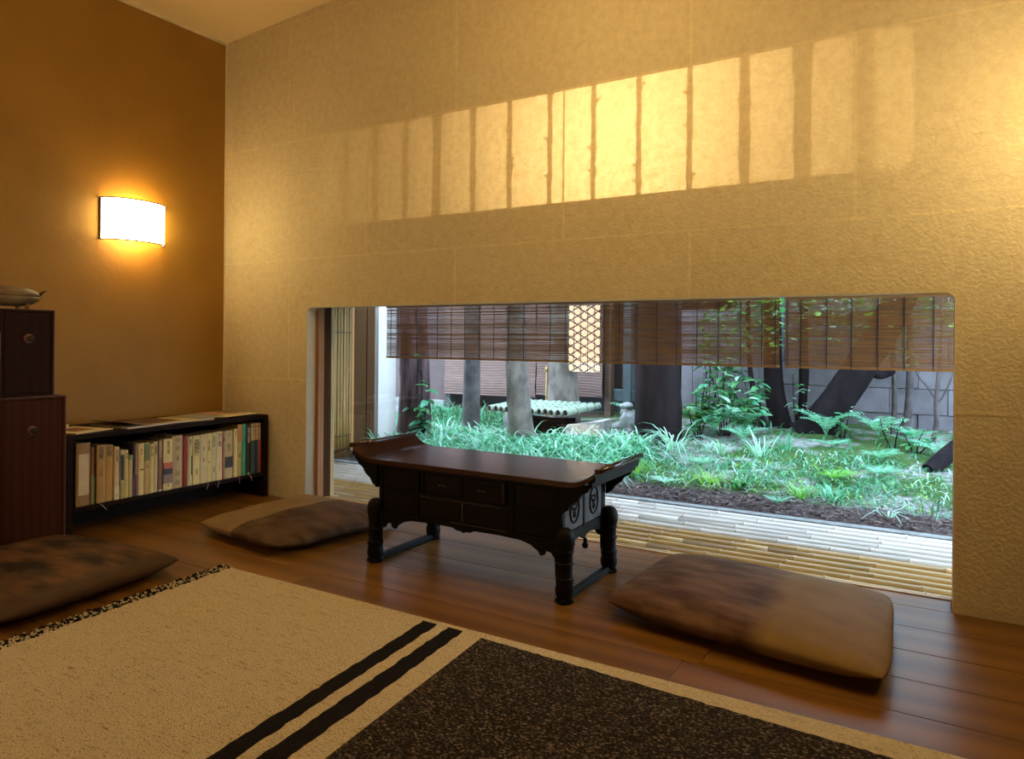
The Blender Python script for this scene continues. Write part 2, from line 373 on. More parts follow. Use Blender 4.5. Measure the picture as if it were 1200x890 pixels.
# floor: subfloor with planks as pieces
fl = tag(MB().box((-0.1, FY, -0.16), (RX, 0.128, -0.022)).build('floor', MAT['beam']), kind='structure')
pe = [0.125, 0.0, -0.205, -0.41, -0.615] + [-0.615 - 0.205 * k for k in range(1, 18)]
rnd = random.Random(3)
for i in range(len(pe) - 1):
    y1, y0 = pe[i], max(pe[i + 1], FY)
    if y1 <= FY: break
    x = 0.0
    cuts = []
    while x < RX - 0.05:
        L = rnd.uniform(1.1, 1.9); x2 = min(RX, x + L)
        if RX - x2 < 0.4: x2 = RX
        xa, xb = x, x2
        if i == 0: xa, xb = max(xa, OX0 + 0.002), min(xb, OX1 - 0.002)
        if xb - xa > 0.02:
            cx, cy = (xa + xb) / 2, (y0 + y1) / 2
            hx, hy = (xb - xa) / 2 - 0.0008, (y1 - y0) / 2 - 0.0010
            dz = rnd.uniform(-0.0006, 0.0)
            o = MB().box((-hx, -hy, -0.021), (hx, hy, dz)).build('plank', MAT['floor'], fl, (cx, cy, 0), bevel=0.0015)
        x = x2
# pale sill strip that ends the floor at the window
tag(MB().box((OX0 + 0.002, 0.127, -0.03), (OX1 - 0.002, 0.142, 0.004)).build('trim_3', MAT['post_pale']), kind='structure')

# picture window: frame posts, sash and glass
win = tag(MB().box((OX0 - 0.004, 0.069, 0.0), (OX0 + 0.024, 0.112, OZ + 0.05)).build('window_1', MAT['post_orange'], bevel=0.002), kind='structure')
MB().box((OX0 - 0.006, 0.113, 0.0), (OX0 + 0.020, 0.165, OZ + 0.05)).build('inner_post', MAT['post_dark'], win, bevel=0.002)
MB().box((OX0 - 0.002, 0.166, 0.0), (OX0 + 0.024, 0.180, OZ + 0.05)).build('sash_stile', MAT['post_pale'], win, bevel=0.001)
MB().box((OX0 - 0.002, 0.184, 0.0), (OX0 + 0.022, 0.196, OZ + 0.05)).build('sash_stile', MAT['post_pale'], win, bevel=0.001)
MB().box((OX1 + 0.002, 0.069, 0.0), (OX1 + 0.08, 0.196, OZ + 0.05)).build('frame_post', MAT['post_orange'], win)
MB().box((OX0, 0.069, OZ + 0.012), (OX1 + 0.02, 0.196, OZ + 0.06)).build('head_rail', MAT['post_dark'], win)
gm = bpy.data.materials.new('window_glass'); gm.use_nodes = True; nt = gm.node_tree; nt.nodes.remove(nt.nodes['Principled BSDF'])
tr = nt.nodes.new('ShaderNodeBsdfTransparent'); gl = nt.nodes.new('ShaderNodeBsdfGlossy'); gl.inputs['Roughness'].default_value = 0.0
ge = nt.nodes.new('ShaderNodeNewGeometry'); dt = nt.nodes.new('ShaderNodeVectorMath'); dt.operation = 'DOT_PRODUCT'
nt.links.new(ge.outputs['Incoming'], dt.inputs[0]); nt.links.new(ge.outputs['Normal'], dt.inputs[1])
def mth(op, a, b=None, c=None):
    n = nt.nodes.new('ShaderNodeMath'); n.operation = op
    for k, v in enumerate((a, b, c)):
        if v is None: continue
        if isinstance(v, (int, float)): n.inputs[k].default_value = v
        else: nt.links.new(v, n.inputs[k])
    return n.outputs[0]
fr_out = mth('MULTIPLY_ADD', mth('POWER', mth('SUBTRACT', 1.0, mth('ABSOLUTE', dt.outputs['Value'])), 5.0), 0.96, 0.04)   # Schlick reflectance of glass, the same from both sides
mx = nt.nodes.new('ShaderNodeMixShader')
tr.inputs['Color'].default_value = (0.975, 0.99, 0.985, 1)
nt.links.new(fr_out, mx.inputs[0]); nt.links.new(tr.outputs[0], mx.inputs[1]); nt.links.new(gl.outputs[0], mx.inputs[2]); nt.links.new(mx.outputs[0], nt.nodes['Material Output'].inputs['Surface'])
MB().box((OX0 + 0.01, 0.1705, 0.002), (OX1 + 0.004, 0.1745, OZ + 0.03)).build('glass_pane', gm, win)

# high window: light box behind the paper, bamboo uprights, lamp
hw = tag(MB().box((WX0 - 0.25, 0.07, WZ1 + 0.10), (WX1 + 0.25, 1.0, WZ1 + 0.13)).build('window_2', MAT['plaster']), kind='structure')
MB().box((WX0 - 0.25, 0.07, WZ0 - 0.13), (WX1 + 0.25, 1.0, WZ0 - 0.10)).build('box_bottom', MAT['plaster'], hw)
MB().box((WX0 - 0.25, 0.98, WZ0 - 0.10), (WX1 + 0.25, 1.0, WZ1 + 0.10)).build('box_back', MAT['plaster'], hw)
MB().box((WX0 - 0.25, 0.07, WZ0 - 0.10), (WX0 - 0.23, 0.98, WZ1 + 0.10)).build('box_side', MAT['plaster'], hw)
MB().box((WX1 + 0.23, 0.07, WZ0 - 0.10), (WX1 + 0.25, 0.98, WZ1 + 0.10)).build('box_side', MAT['plaster'], hw)
LX, LY = 2.50, 0.74
BY = 0.052
for k, sx in enumerate((0.983, 1.19, 1.39, 1.588, 1.802, 2.005, 2.214, 2.426, 2.631, 2.845, 3.059, 3.268, 3.477)):
    bx = LX + (sx - LX) * (LY - BY) / LY
    r = 0.0105 + (0.004 if k in (3, 10, 11) else 0) + (0.005 if k > 10 else 0)
    mb = MB(); zs = [WZ0 - 0.06 + j * 0.031 for j in range(21)]; nod = rnd.sample(range(3, 18), 3)
    mb.tube([(bx + rnd.uniform(-0.0015, 0.0015), BY, z) for z in zs], [r * (1.35 if j in nod else 1) for j in range(21)], 8)
    for j in nod:
        sgn = rnd.choice((-1, 1)); mb.tube([(bx, BY, zs[j]), (bx + sgn * (r + 0.014), BY, zs[j] + 0.010)], [0.008, 0.005], 6)
    mb.build('bamboo_bar', MAT['bamboo_v'], hw)
ld = bpy.data.lights.new('backlight', 'AREA'); ld.shape = 'DISK'; ld.size = 0.10; ld.energy = BACKLIGHT_POWER; ld.color = (1.0, 0.82, 0.48)
lo = bpy.data.objects.new('window_lamp', ld); COL.objects.link(lo); lo.location = (LX, LY, 1.76); lo.rotation_euler = (-PI / 2, 0, 0)
lo.parent = hw

# ================================================================== LAMPS
def sconce(name, label, loc, rz, shade='shade'):
    t = thing(name, label, 'wall lamp', loc, rz)      # local: wall plane y=0, lamp grows towards -y
    a, d, h, n = 0.170, 0.105, 0.215, 28
    arc = [(a * math.cos(PI + PI * k / n), d * math.sin(PI + PI * k / n)) for k in range(n + 1)]
    mb = MB(); vs = []; fs = []
    for sc in (1.0, 0.985):
        for z in (-h / 2, h / 2):
            for x, y in arc: vs.append((x * sc, y * sc - 0.006, z))
    N = n + 1
    for k in range(n):
        fs += [(k, k + 1, N + k + 1, N + k), (k, 2 * N + k, 2 * N + k + 1, k + 1), (N + k, N + k + 1, 3 * N + k + 1, 3 * N + k)]
    mb.add(vs, fs, 0, True); mb.add(vs, [(2 * N + k, 3 * N + k, 3 * N + k + 1, 2 * N + k + 1) for k in range(n)], 1, True)
    mb.build('lamp_shade', [MAT[shade], MAT['liner']], t, fix=False)
    for z in (-h / 2, h / 2):
        MB().tube([(x * 1.004, y * 1.004 - 0.006, z) for x, y in arc], 0.0036, 6).build('rim', MAT['rim'], t)
    for s in (-1, 1):
        MB().box((s * a - 0.003, -0.012, -h / 2), (s * a + 0.003, 0.0, h / 2)).build('edge_strip', MAT['rim'], t)
    MB().box((-a, -0.004, -0.03), (a, 0.0, 0.03)).build('back_plate', MAT['plaster'], t)
    MB().tube([(0, 0, 0), (0, -0.03, 0)], 0.018, 10).build('lamp_holder', MAT['plaster'], t)
    MB().lathe([(0.004, -0.03), (0.018, -0.02), (0.024, 0), (0.018, 0.02), (0.004, 0.03)], (0, -0.052, 0), 12).build('bulb', MAT['dim_shade'], t)
    for dz in (-0.06, 0.06):
        l = bpy.data.lights.new('bulb_light', 'POINT'); l.energy = BULB_POWER; l.color = WARM; l.shadow_soft_size = 0.03
        q = bpy.data.objects.new('bulb_light', l); COL.objects.link(q); q.parent = t; q.location = (0, -0.055, dz)
    return t
sconce('wall_lamp', 'lit white half-round wall lamp with thin dark rims on the ochre left wall', (0.0, -0.580, 1.515), PI / 2)
sconce('wall_lamp', 'added fill lamp on the wall behind the viewer, out of view', (2.6, FY, 1.515), PI, 'dim_shade')  # added fill, sends warm light through the opening onto the veranda
sconce('wall_lamp', 'wall lamp on the right wall just past the right edge of view', (RX, -0.500, 1.62), -PI / 2, 'bright_shade')

t = thing('fill_pendant', 'added round fill lamp hanging above the rug, out of view', 'lamp', (2.60, -0.95, 2.17))  # added lamp out of view, brightens the window wall and rug
MB().lathe([(0.03, -0.115), (0.07, -0.095), (0.105, -0.055), (0.12, 0.0), (0.105, 0.055), (0.07, 0.095), (0.03, 0.115)], (0, 0, 0), 20).build('fill_globe', emis('lit_fill_globe', (1.0, 0.76, 0.38), FILL_GLOBE_STRENGTH), t)
MB().tube([(0, 0, 0.112), (0, 0, 0.73)], 0.003, 6).build('cord', MAT['cord'], t)
MB().lathe([(0.04, 0.715), (0.045, 0.725), (0.03, 0.742)], (0, 0, 0), 14).build('ceiling_cap', MAT['rim'], t)
# lattice lantern at the back of the room: its image floats in the window glass
lt = thing('floor_lantern', 'tall lit paper lantern behind woven hexagonal lattice, reflected in the window glass', 'lantern', (0.755, -3.26, 0))
MB().box((-0.17, -0.10, 0.60), (0.17, 0.06, 1.27)).build('paper_box', MAT['lantern_paper'], lt)
mb = MB(); W2, Z0, Z1 = 0.172, 0.60, 1.27; p = 0.085
def clipseg(x0, z0, x1, z1):
    t0, t1 = 0.0, 1.0; dx, dz = x1 - x0, z1 - z0
    for pp, q in ((-dx, x0 + W2), (dx, W2 - x0), (-dz, z0 - Z0), (dz, Z1 - z0)):
        if abs(pp) < 1e-9:
            if q < 0: return None
        else:
            r = q / pp
            if pp < 0: t0 = max(t0, r)
            else: t1 = min(t1, r)
    return None if t0 >= t1 else (x0 + dx * t0, z0 + dz * t0, x0 + dx * t1, z0 + dz * t1)
for k in range(-14, 26):
    for sgn in (-1, 1):
        q = clipseg(-1, Z0 + k * p - sgn * 0.577, 1, Z0 + k * p + sgn * 0.577)
        if q: mb.tube([(q[0], 0.066, q[1]), (q[2], 0.066, q[3])], 0.0060, 4)
for k in range(0, 6):
    x = (k - 2.5) * p * 0.866
    if abs(x) < W2: mb.tube([(x, 0.070, Z0), (x, 0.070, Z1)], 0.0045, 4)
mb.build('lattice', MAT['charcoal'], lt)
for s in (-1, 1): MB().box((s * 0.18 - 0.01, -0.11, 0.0), (s * 0.18 + 0.01, 0.075, 1.29)).build('post', MAT['chest'], lt)
MB().box((-0.19, -0.11, 1.27), (0.19, 0.075, 1.29)).build('cap', MAT['chest'], lt)
MB().box((-0.17, -0.11, 0.0), (0.17, 0.070, 0.60)).build('base_cabinet', MAT['chest'], lt)

# ================================================================== CABINETS LEFT
def drawer_box(name, label, y0, y1, z0, z1, x1, mat, knob, knobz):
    t = thing(name, label, 'cabinet', (x1 / 2, (y0 + y1) / 2, z0))
    hx, hy, h = x1 / 2, (y1 - y0) / 2, z1 - z0
    fr = 0.012
    MB().box((-hx, -hy, 0), (hx - 0.012, hy, h)).build('body', mat, t, bevel=0.002)
    MB().box((hx - 0.012, -hy, 0), (hx, -hy + fr, h)).box((hx - 0.012, hy - fr, 0), (hx, hy, h)).box((hx - 0.012, -hy + fr, 0), (hx, hy - fr, fr)).box((hx - 0.012, -hy + fr, h - fr), (hx, hy - fr, h)).build('front_frame', mat, t, bevel=0.0015)
    d = MB().box((hx - 0.016, -hy + fr + 0.002, fr + 0.002), (hx - 0.003, hy - fr - 0.002, h - fr - 0.002)).build('drawer', mat, t, bevel=0.0015)
    MB().box((hx - 0.0005, hy - 0.0022, 0), (hx + 0.001, hy + 0.0005, h)).box((hx - 0.0005, -hy, h - 0.0018), (hx + 0.001, hy, h + 0.0008)).build('worn_edge', MAT['chest_edge'], t)
    k = MB(); ky = knob - (y0 + y1) / 2; kz = knobz - z0
    k.add(*ring_lathe_x([(0.001, 0.006), (0.006, 0.006), (0.010, 0.006), (0.014, 0.012), (0.020, 0.014), (0.026, 0.011), (0.029, 0.004)], hx - 0.004, ky, kz), 0, True)
    k.build('knob', MAT['iron'], d)
    b = MB(); b.add(*ring_lathe_x([(0.0, 0.020), (0.002, 0.020), (0.003, 0.016)], hx - 0.003, ky, kz), 0, False); b.build('knob_plate', MAT['chest_edge'], d)
    return t
def ring_lathe_x(prof, x, y, z, n=14):
    vs = []; fs = []
    for dx, r in prof:
        for k in range(n): a = 2 * PI * k / n; vs.append((x + dx, y + r * math.cos(a), z + r * math.sin(a)))
    for i in range(len(prof) - 1):
        for k in range(n): fs.append((i * n + k, i * n + (k + 1) % n, (i + 1) * n + (k + 1) % n, (i + 1) * n + k))
    fs.append(tuple(range(n))); fs.append(tuple((len(prof) - 1) * n + k for k in range(n)))
    return vs, fs
drawer_box('drawer_cabinet', 'tall red-brown wooden cabinet with one knob, lower of the two stacked beside the bookshelf', -1.384, -1.122, 0.0, 0.646, 0.42, MAT['chest'], -1.256, 0.504)
drawer_box('drawer_cabinet', 'dark brown wooden box cabinet with round knob, stacked on top under the tailed vessel', -1.378, -1.172, 0.649, 1.016, 0.42, MAT['chest_dark'], -1.272, 0.893)
drawer_box('drawer_cabinet', 'orange-brown cabinet at the left picture edge beside the stacked dark ones', -1.75, -1.388, 0.0, 0.92, 0.44, MAT['cab_light'], -1.57, 0.6)

# animal-shaped lidded vessel on top
MAT['vessel'] = M('brown_glazed_vessel', (0.24, 0.15, 0.06), (0.11, 0.065, 0.028), 9, 0.55, bmp=0.1, spec=0.2)
t = thing('lidded_vessel', 'squat brown animal-shaped lidded vessel with short legs and tail on the stacked cabinets', 'vessel', (0.27, -1.330, 1.017))
t.scale = (1.0, 1.12, 1.2)
def ell(prof, n=28, rx=0.085, ry=0.150):
    mb = MB(); mb.lathe([(r, z) for r, z in prof], (0, 0, 0), n, 0, rx, ry); return mb
ell([(0.55, 0.014), (0.80, 0.020), (0.97, 0.034), (1.0, 0.044), (0.97, 0.048)]).build('bowl', MAT['vessel'], t)
ell([(0.98, 0.0495), (0.98, 0.056), (0.93, 0.066), (0.80, 0.076), (0.5, 0.083), (0.15, 0.086)]).build('lid', MAT['vessel'], t)
ell([(0.955, 0.0475), (0.955, 0.050)]).build('lid_gap', MAT['iron'], t)
for sx in (-1, 1):
    for yy in (-0.085, 0.085):
        MB().tube([(sx * 0.04, yy, 0.028), (sx * 0.042, yy + 0.004, 0.012), (sx * 0.042, yy + 0.006, 0.0)], [0.012, 0.008, 0.009], 8).build('leg', MAT['vessel'], t)
MB().tube([(0, 0.140, 0.046), (0, 0.152, 0.058), (0.0, 0.164, 0.070), (0.004, 0.176, 0.074)], [0.007, 0.010, 0.008, 0.002], 8, squash=0.5).build('tail', MAT['iron'], t)

# ================================================================== BOOKSHELF
SX = 0.412; SY0 = -1.116; SY1 = -0.012; SZ = 0.464
sh = thing('bookshelf', 'low black-brown bookshelf filled with books along the left wall', 'bookshelf', (SX / 2, (SY0 + SY1) / 2, 0))
oy = (SY0 + SY1) / 2; hy = (SY1 - SY0) / 2
def sb(name, a, b, **k): return MB().box((a[0] - SX / 2, a[1] - oy, a[2]), (b[0] - SX / 2, b[1] - oy, b[2])).build(name, MAT['shelf'], sh, bevel=0.002, **k)
sb('top_board', (0.01, SY0, SZ - 0.022), (SX, SY1, SZ))
sb('bottom_board', (0.012, SY0 + 0.031, 0.118), (SX - 0.004, SY1 - 0.029, 0.136))
sb('side_panel', (0.012, SY0 + 0.001, 0.0), (SX - 0.001, SY0 + 0.030, SZ - 0.023))
sb('side_panel', (0.012, SY1 - 0.028, 0.0), (SX - 0.001, SY1 - 0.001, SZ - 0.023))
sb('back_panel', (0.002, SY0 + 0.031, 0.0), (0.011, SY1 - 0.029, SZ - 0.023))
sb('plinth', (0.16, SY0 + 0.031, 0.0), (0.175, SY1 - 0.029, 0.117))

TAN = (0.42, 0.26, 0.09); GOLD = (0.46, 0.27, 0.06); CRM = (0.70, 0.56, 0.27); PINKW = (0.66, 0.50, 0.36)
INK = M('book_ink', (0.02, 0.012, 0.01), None, 5, 0.6); RED = M('book_red_ink', (0.45, 0.03, 0.02), None, 5, 0.6)
PAGES = M('book_pages', (0.62, 0.52, 0.36), (0.5, 0.42, 0.28), 60, 0.8, stretch=(1, 60, 1))
WHT = M('book_white_ink', (0.7, 0.62, 0.5), None, 5, 0.6)
_cols = {}
def bookcol(c):
    c = (round(c[0] * 1.1, 3), round(c[1] * 1.05, 3), round(c[2] * 0.8, 3))
    if c not in _cols: _cols[c] = M('book_cover', c, tuple(v * 0.88 for v in c), 14, 0.5)
    return _cols[c]
def text_mesh(txt, size, mat):
    cu = bpy.data.curves.new('t', 'FONT'); cu.body = '\n'.join(txt); cu.size = size; cu.align_x = 'CENTER'; cu.align_y = 'TOP'; cu.space_line = 0.82
    cu.resolution_u = 2; cu.extrude = 0.0002
    o = bpy.data.objects.new('t', cu); COL.objects.link(o)
    me = bpy.data.meshes.new_from_object(o.evaluated_get(bpy.context.evaluated_depsgraph_get())); bpy.data.objects.remove(o)
    me.materials.clear(); me.materials.append(mat); return me
# y0, y1, ztop, colour, extras, label
B = [
 (-1.061,-0.998,0.421,(0.30,0.165,0.05),[('p',0.14,0.90,0.185,0.372,(0.62,0.50,0.35))],'thick tan slipcased volume with a tall blank cream label, leftmost on the shelf'),
 (-0.998,-0.981,0.396,(0.22,0.10,0.035),[('p',0.0,1.0,0.137,0.27,(0.20,0.20,0.06))],'thin brown book with an olive lower spine beside the slipcased volume'),
 (-0.970,-0.930,0.403,TAN,[('t','初詩集',0.022,0.395,INK),('t','小沢敏',0.016,0.30,RED)],'tan book with dark title and reddish author name below it'),
 (-0.930,-0.890,0.397,GOLD,[('t','彩格',0.028,0.392,INK),('t','河',0.011,0.20,RED)],'golden-tan book with two large dark characters at the top of its spine'),
 (-0.890,-0.865,0.385,PINKW,[('t','京の店案内',0.014,0.372,INK),('p',0,1,0.137,0.20,(0.66,0.56,0.42)),('t','洋',0.009,0.160,INK)],'pinkish white book with small black title beside the golden-tan book'),
 (-0.861,-0.840,0.366,(0.58,0.52,0.36),[('p',0.12,0.85,0.225,0.345,(0.012,0.01,0.012)),('p',0,1,0.137,0.215,(0.36,0.36,0.10))],'thin book with tall black label and yellow-green foot'),
 (-0.840,-0.819,0.364,CRM,[('t','花の道',0.011,0.35,INK)],'slim cream book between the black-labelled one and the short green-topped one'),
 (-0.819,-0.798,0.336,(0.52,0.44,0.22),[('p',0,1,0.315,0.336,(0.20,0.24,0.08))],'shortest book, cream with a green top band'),
 (-0.798,-0.786,0.389,(0.03,0.015,0.03),[('p',0,1,0.137,0.24,(0.10,0.03,0.07))],'very thin dark book with a purple foot'),
 (-0.786,-0.772,0.389,(0.34,0.22,0.26),[('p',0,1,0.137,0.24,(0.20,0.07,0.12)),('p',0,1,0.137,0.143,(0.6,0.5,0.4))],'mauve book with plum-coloured lower spine'),
 (-0.772,-0.742,0.387,CRM,[('t','茶と人',0.011,0.36,INK),('p',0.3,0.9,0.257,0.263,(0.02,0.02,0.02))],'cream book with a small black mark mid spine beside the mauve book'),
 (-0.742,-0.713,0.387,(0.50,0.36,0.16),[('p',0.1,0.95,0.30,0.382,(0.13,0.17,0.06)),('t','田中',0.010,0.28,INK)],'tan book with a dark green title patch at the top'),
 (-0.713,-0.691,0.378,CRM,[('t','美しい庭',0.014,0.365,INK)],'cream book with a four-character title, right of the green-patched one'),
 (-0.691,-0.668,0.386,(0.62,0.50,0.32),[('t','日本建築史',0.012,0.37,INK)],'cream book with a long small title beside the mauve-brown spine'),
 (-0.667,-0.645,0.393,(0.22,0.13,0.11),[('p',0.1,0.9,0.30,0.385,(0.34,0.22,0.15)),('p',0.1,0.9,0.137,0.145,(0.7,0.6,0.5))],'mauve-brown book with a pale foot'),
 (-0.643,-0.593,0.393,CRM,[('t','街道の譜',0.019,0.383,INK),('p',0.0,1.0,0.245,0.275,(0.50,0.10,0.06)),('p',0.0,1.0,0.215,0.245,(0.03,0.015,0.02)),('p',0.0,1.0,0.17,0.215,(0.26,0.18,0.16)),('t','絵',0.012,0.165,INK)],'thick cream book with a pink and black sunset picture low on the spine'),
 (-0.593,-0.534,0.403,(0.48,0.34,0.18),[('c',0.38),('c',0.34),('c',0.21),('c',0.165),('t','季語',0.014,0.30,INK)],'thick tan book patterned with round crests'),
 (-0.534,-0.506,0.395,(0.22,0.012,0.008),[],'deep red hardback book without lettering'),
 (-0.506,-0.477,0.390,(0.58,0.48,0.26),[('t','京都の',0.013,0.38,INK),('p',0.72,0.95,0.19,0.29,(0.02,0.015,0.02))],'cream-yellow book with a thin black bar, right of the red hardback'),
 (-0.477,-0.435,0.391,CRM,[('t','森陽外',0.034,0.372,INK),('t','中村武',0.013,0.22,INK)],'cream book with three very large grey-black characters'),
 (-0.435,-0.398,0.393,(0.62,0.50,0.32),[('t','の時',0.012,0.33,INK),('t','鈴木',0.013,0.27,INK)],'cream book with short centred title, right of the large-lettered one'),
 (-0.398,-0.365,0.395,CRM,[('t','日本の美術',0.014,0.36,INK),('t','山下',0.011,0.25,INK)],'cream book with five-character title near two similar cream spines'),
 (-0.365,-0.336,0.395,(0.64,0.54,0.34),[('t','古寺巡礼記',0.015,0.38,INK),('t','和辻哲',0.011,0.21,INK)],'cream book directly left of the one with red foot lettering'),
 (-0.336,-0.297,0.398,(0.66,0.56,0.35),[('t','犬と鬼',0.029,0.39,INK),('t','アレックス',0.010,0.225,RED)],'cream book with bold black title and red lettering at the foot'),
 (-0.297,-0.283,0.391,(0.55,0.42,0.28),[('p',0,0.5,0.137,0.391,(0.42,0.03,0.02)),('p',0,1,0.34,0.36,(0.42,0.03,0.02))],'very thin red and cream book'),
 (-0.283,-0.231,0.397,(0.50,0.38,0.22),[('t','私人',0.024,0.325,INK),('t','写真',0.010,0.385,INK),('p',0.05,0.95,0.195,0.255,(0.03,0.015,0.012))],'tan book with dark photograph below a two-character title'),
 (-0.229,-0.203,0.402,CRM,[('t','暮しの手',0.010,0.39,INK)],'plain cream book between the photograph spine and the orange-topped one'),
 (-0.203,-0.172,0.423,(0.48,0.40,0.14),[('p',0,1,0.325,0.423,(0.50,0.22,0.07)),('t','器物',0.013,0.26,INK)],'yellow-tan book with orange upper spine'),
 (-0.172,-0.146,0.424,(0.06,0.38,0.26),[('t','旅の本',0.012,0.35,INK)],'bright teal-green book near the right end of the shelf'),
 (-0.146,-0.116,0.417,(0.012,0.012,0.014),[('t','建築の記憶展',0.017,0.40,WHT),('p',0.2,0.8,0.137,0.15,(0.3,0.3,0.3))],'black book with pale lettering'),
]
serie = [(-0.114,-0.097,(0.07,0.08,0.06)),(-0.096,-0.080,(0.02,0.09,0.20)),(-0.079,-0.064,(0.015,0.075,0.18)),(-0.063,-0.0535,(0.50,0.12,0.08)),(-0.053,-0.043,(0.46,0.10,0.07))]
slab = ['series volume with cream top and grey-green lower spine, next to the black book','series volume with cream top and blue lower spine, left of its blue twin','series volume with cream top and dark blue lower spine, left of the red pair','series volume with cream top and red lower spine, left of the red pair','series volume with cream top and red lower spine, rightmost book on the shelf']
for (y0, y1, c), lb in zip(serie, slab):
    B.append((y0, y1, 0.419, (0.60, 0.48, 0.34), [('p', 0, 1, 0.137, 0.325, c), ('p', 0.15, 0.85, 0.40, 0.405, (0.05, 0.03, 0.03))], lb))
rb = random.Random(5)
for y0, y1, zt, colr, extras, lab in B:
    fx = 0.388 + rb.uniform(-0.004, 0.003); D = 0.13 + rb.uniform(0, 0.03); zb = 0.1365
    yc = (y0 + y1) / 2; hw_ = (y1 - y0) / 2 - 0.0008; h = zt - zb
    t = thing('book', lab, 'book', (fx, yc, zb), 0, 'books standing in the low bookshelf')
    cm = bookcol(colr)
    # cover: slightly rounded spine + boards
    mb = MB(); n = 6; arc = [(0.002 - 0.004 * (k / n * 2 - 1) ** 2 - 0.0, -hw_ + 2 * hw_ * k / n) for k in range(n + 1)]
    th = min(0.0018, hw_ * 0.3)
    poly = arc + [(-D, hw_), (-D, hw_ - th), (-0.006, hw_ - th), (-0.006, -hw_ + th), (-D, -hw_ + th), (-D, -hw_)]
    mb.prism(poly, 'z', 0, h); mb.build('cover', cm, t)
    MB().box((-D + 0.004, -hw_ + th + 0.0001, 0.003), (-0.0062, hw_ - th - 0.0001, h - 0.003)).build('page_block', PAGES, t)
    for e in extras:
        if e[0] == 'p':
            a, b_, z0, z1, c2 = e[1:]
            MB().box((-0.003, -hw_ + 2 * hw_ * a, z0 - zb), (0.0024, -hw_ + 2 * hw_ * b_, z1 - zb - 0.0003)).build('spine_patch', bookcol(c2), t)
        elif e[0] == 't':
            s_, size, zz, mt = e[1:]
            size = min(size, hw_ * 2 * 0.82)
            me = text_mesh(s_, size, mt)
            me.transform(Matrix.Translation((0.0027, 0, zz - zb)) @ Matrix.Rotation(PI / 2, 4, 'Z') @ Matrix.Rotation(PI / 2, 4, 'X'))
            link('spine_lettering', me, t)
        elif e[0] == 'c':
            mb = MB(); mb.add(*ring_lathe_x([(0.0, 0.0135), (0.0004, 0.0135)], 0.0020, 0, e[1] - zb, 16)); mb.build('crest', bookcol((0.34, 0.22, 0.10)), t)
# ribbon bookmarks hanging below
for y, dy, c in ((-0.965, 0.03, (0.5, 0.42, 0.35)), (-0.40, -0.012, (0.35, 0.2, 0.28)), (-0.335, -0.012, (0.4, 0.3, 0.3)), (-0.207, -0.001, (0.3, 0.05, 0.06)), (-0.135, 0.012, (0.4, 0.35, 0.35))):
    lab = {-0.965: 'pale ribbon bookmark hanging under the tan books', -0.40: 'mauve ribbon bookmark, leftmost of the cluster under the cream books', -0.335: 'greyish ribbon bookmark under the book with red foot lettering', -0.207: 'dark red ribbon bookmark hanging straight down', -0.135: 'grey ribbon bookmark under the black book'}[y]
    mb = MB(); pts = [(0.400, y, 0.1375), (0.4125, y + dy * 0.1, 0.134), (0.4135, y + dy * 0.5, 0.121), (0.4135, y + dy, 0.104)]
    vs = []
    for p in pts: vs += [(p[0], p[1] - 0.0016, p[2]), (p[0], p[1] + 0.0016, p[2])]
    mb.add(vs, [(0, 1, 3, 2), (2, 3, 5, 4), (4, 5, 7, 6)]); o = mb.build('ribbon_bookmark', bookcol(c))
    s = o.modifiers.new('thick', 'SOLIDIFY'); s.thickness = 0.0006; tag(o, lab, 'bookmark', 'ribbon bookmarks under the books')

# magazines and papers lying on the shelf
def booklet(label, cx, cy, lx, ly, rz, cover, cols_, z=SZ + 0.0005, th=0.004, curl=0.0, group=True, inner=None):
    t = thing('magazine', label, 'magazine', (cx, cy, z), rz, 'papers and magazines on the bookshelf')
    nx, ny = 8, 10
    def grid(x0, x1, y0, y1, zf, t_):
        mb = MB(); vs = []; fs = []
        for j in range(ny + 1):
            for i in range(nx + 1):
                x = x0 + (x1 - x0) * i / nx; y = y0 + (y1 - y0) * j / ny; vs.append((x, y, zf(x, y) + t_))
        N = len(vs)
        vs += [(v[0], v[1], v[2] - t_) for v in vs]
        for j in range(ny):
            for i in range(nx):
                a = j * (nx + 1) + i; fs.append((a, a + 1, a + nx + 2, a + nx + 1)); fs.append((N + a, N + a + nx + 1, N + a + nx + 2, N + a + 1))
        for i in range(nx):
            a = i; fs.append((a, N + a, N + a + 1, a + 1)); a = ny * (nx + 1) + i; fs.append((a, a + 1, N + a + 1, N + a))
        for j in range(ny):
            a = j * (nx + 1); fs.append((a, a + nx + 1, N + a + nx + 1, N + a)); a += nx; fs.append((a, N + a, N + a + nx + 1, a + nx + 1))
        mb.add(vs, fs, 0, False); return mb
    grid(-lx, lx, -ly, ly, lambda x, y: 0.0, th).build('page_block', PAGES, t)
    grid(-lx, lx, -ly, ly, lambda x, y: th + 0.0002 + curl * max(0, (-y / ly - 0.1)) ** 2, 0.0008).build('cover', bookcol(cover), t)
    for (x0, x1, y0, y1, c) in cols_:
        grid(x0 * lx, x1 * lx, y0 * ly, y1 * ly, lambda x, y: th + 0.0012 + curl * max(0, (-y / ly - 0.1)) ** 2, 0.0004).build('printed_picture', bookcol(c), t)
    return t
booklet('open white leaflet with brown picture at the shelf end nearest the cabinets', 0.26, -1.00, 0.12, 0.10, 0.25, (0.62, 0.53, 0.38), [(-0.6, 0.5, -0.5, 0.6, (0.16, 0.07, 0.03))])
booklet('small folded paper standing up slightly behind the white leaflet', 0.13, -1.02, 0.05, 0.02, 0.5, (0.68, 0.58, 0.42), [], th=0.02)
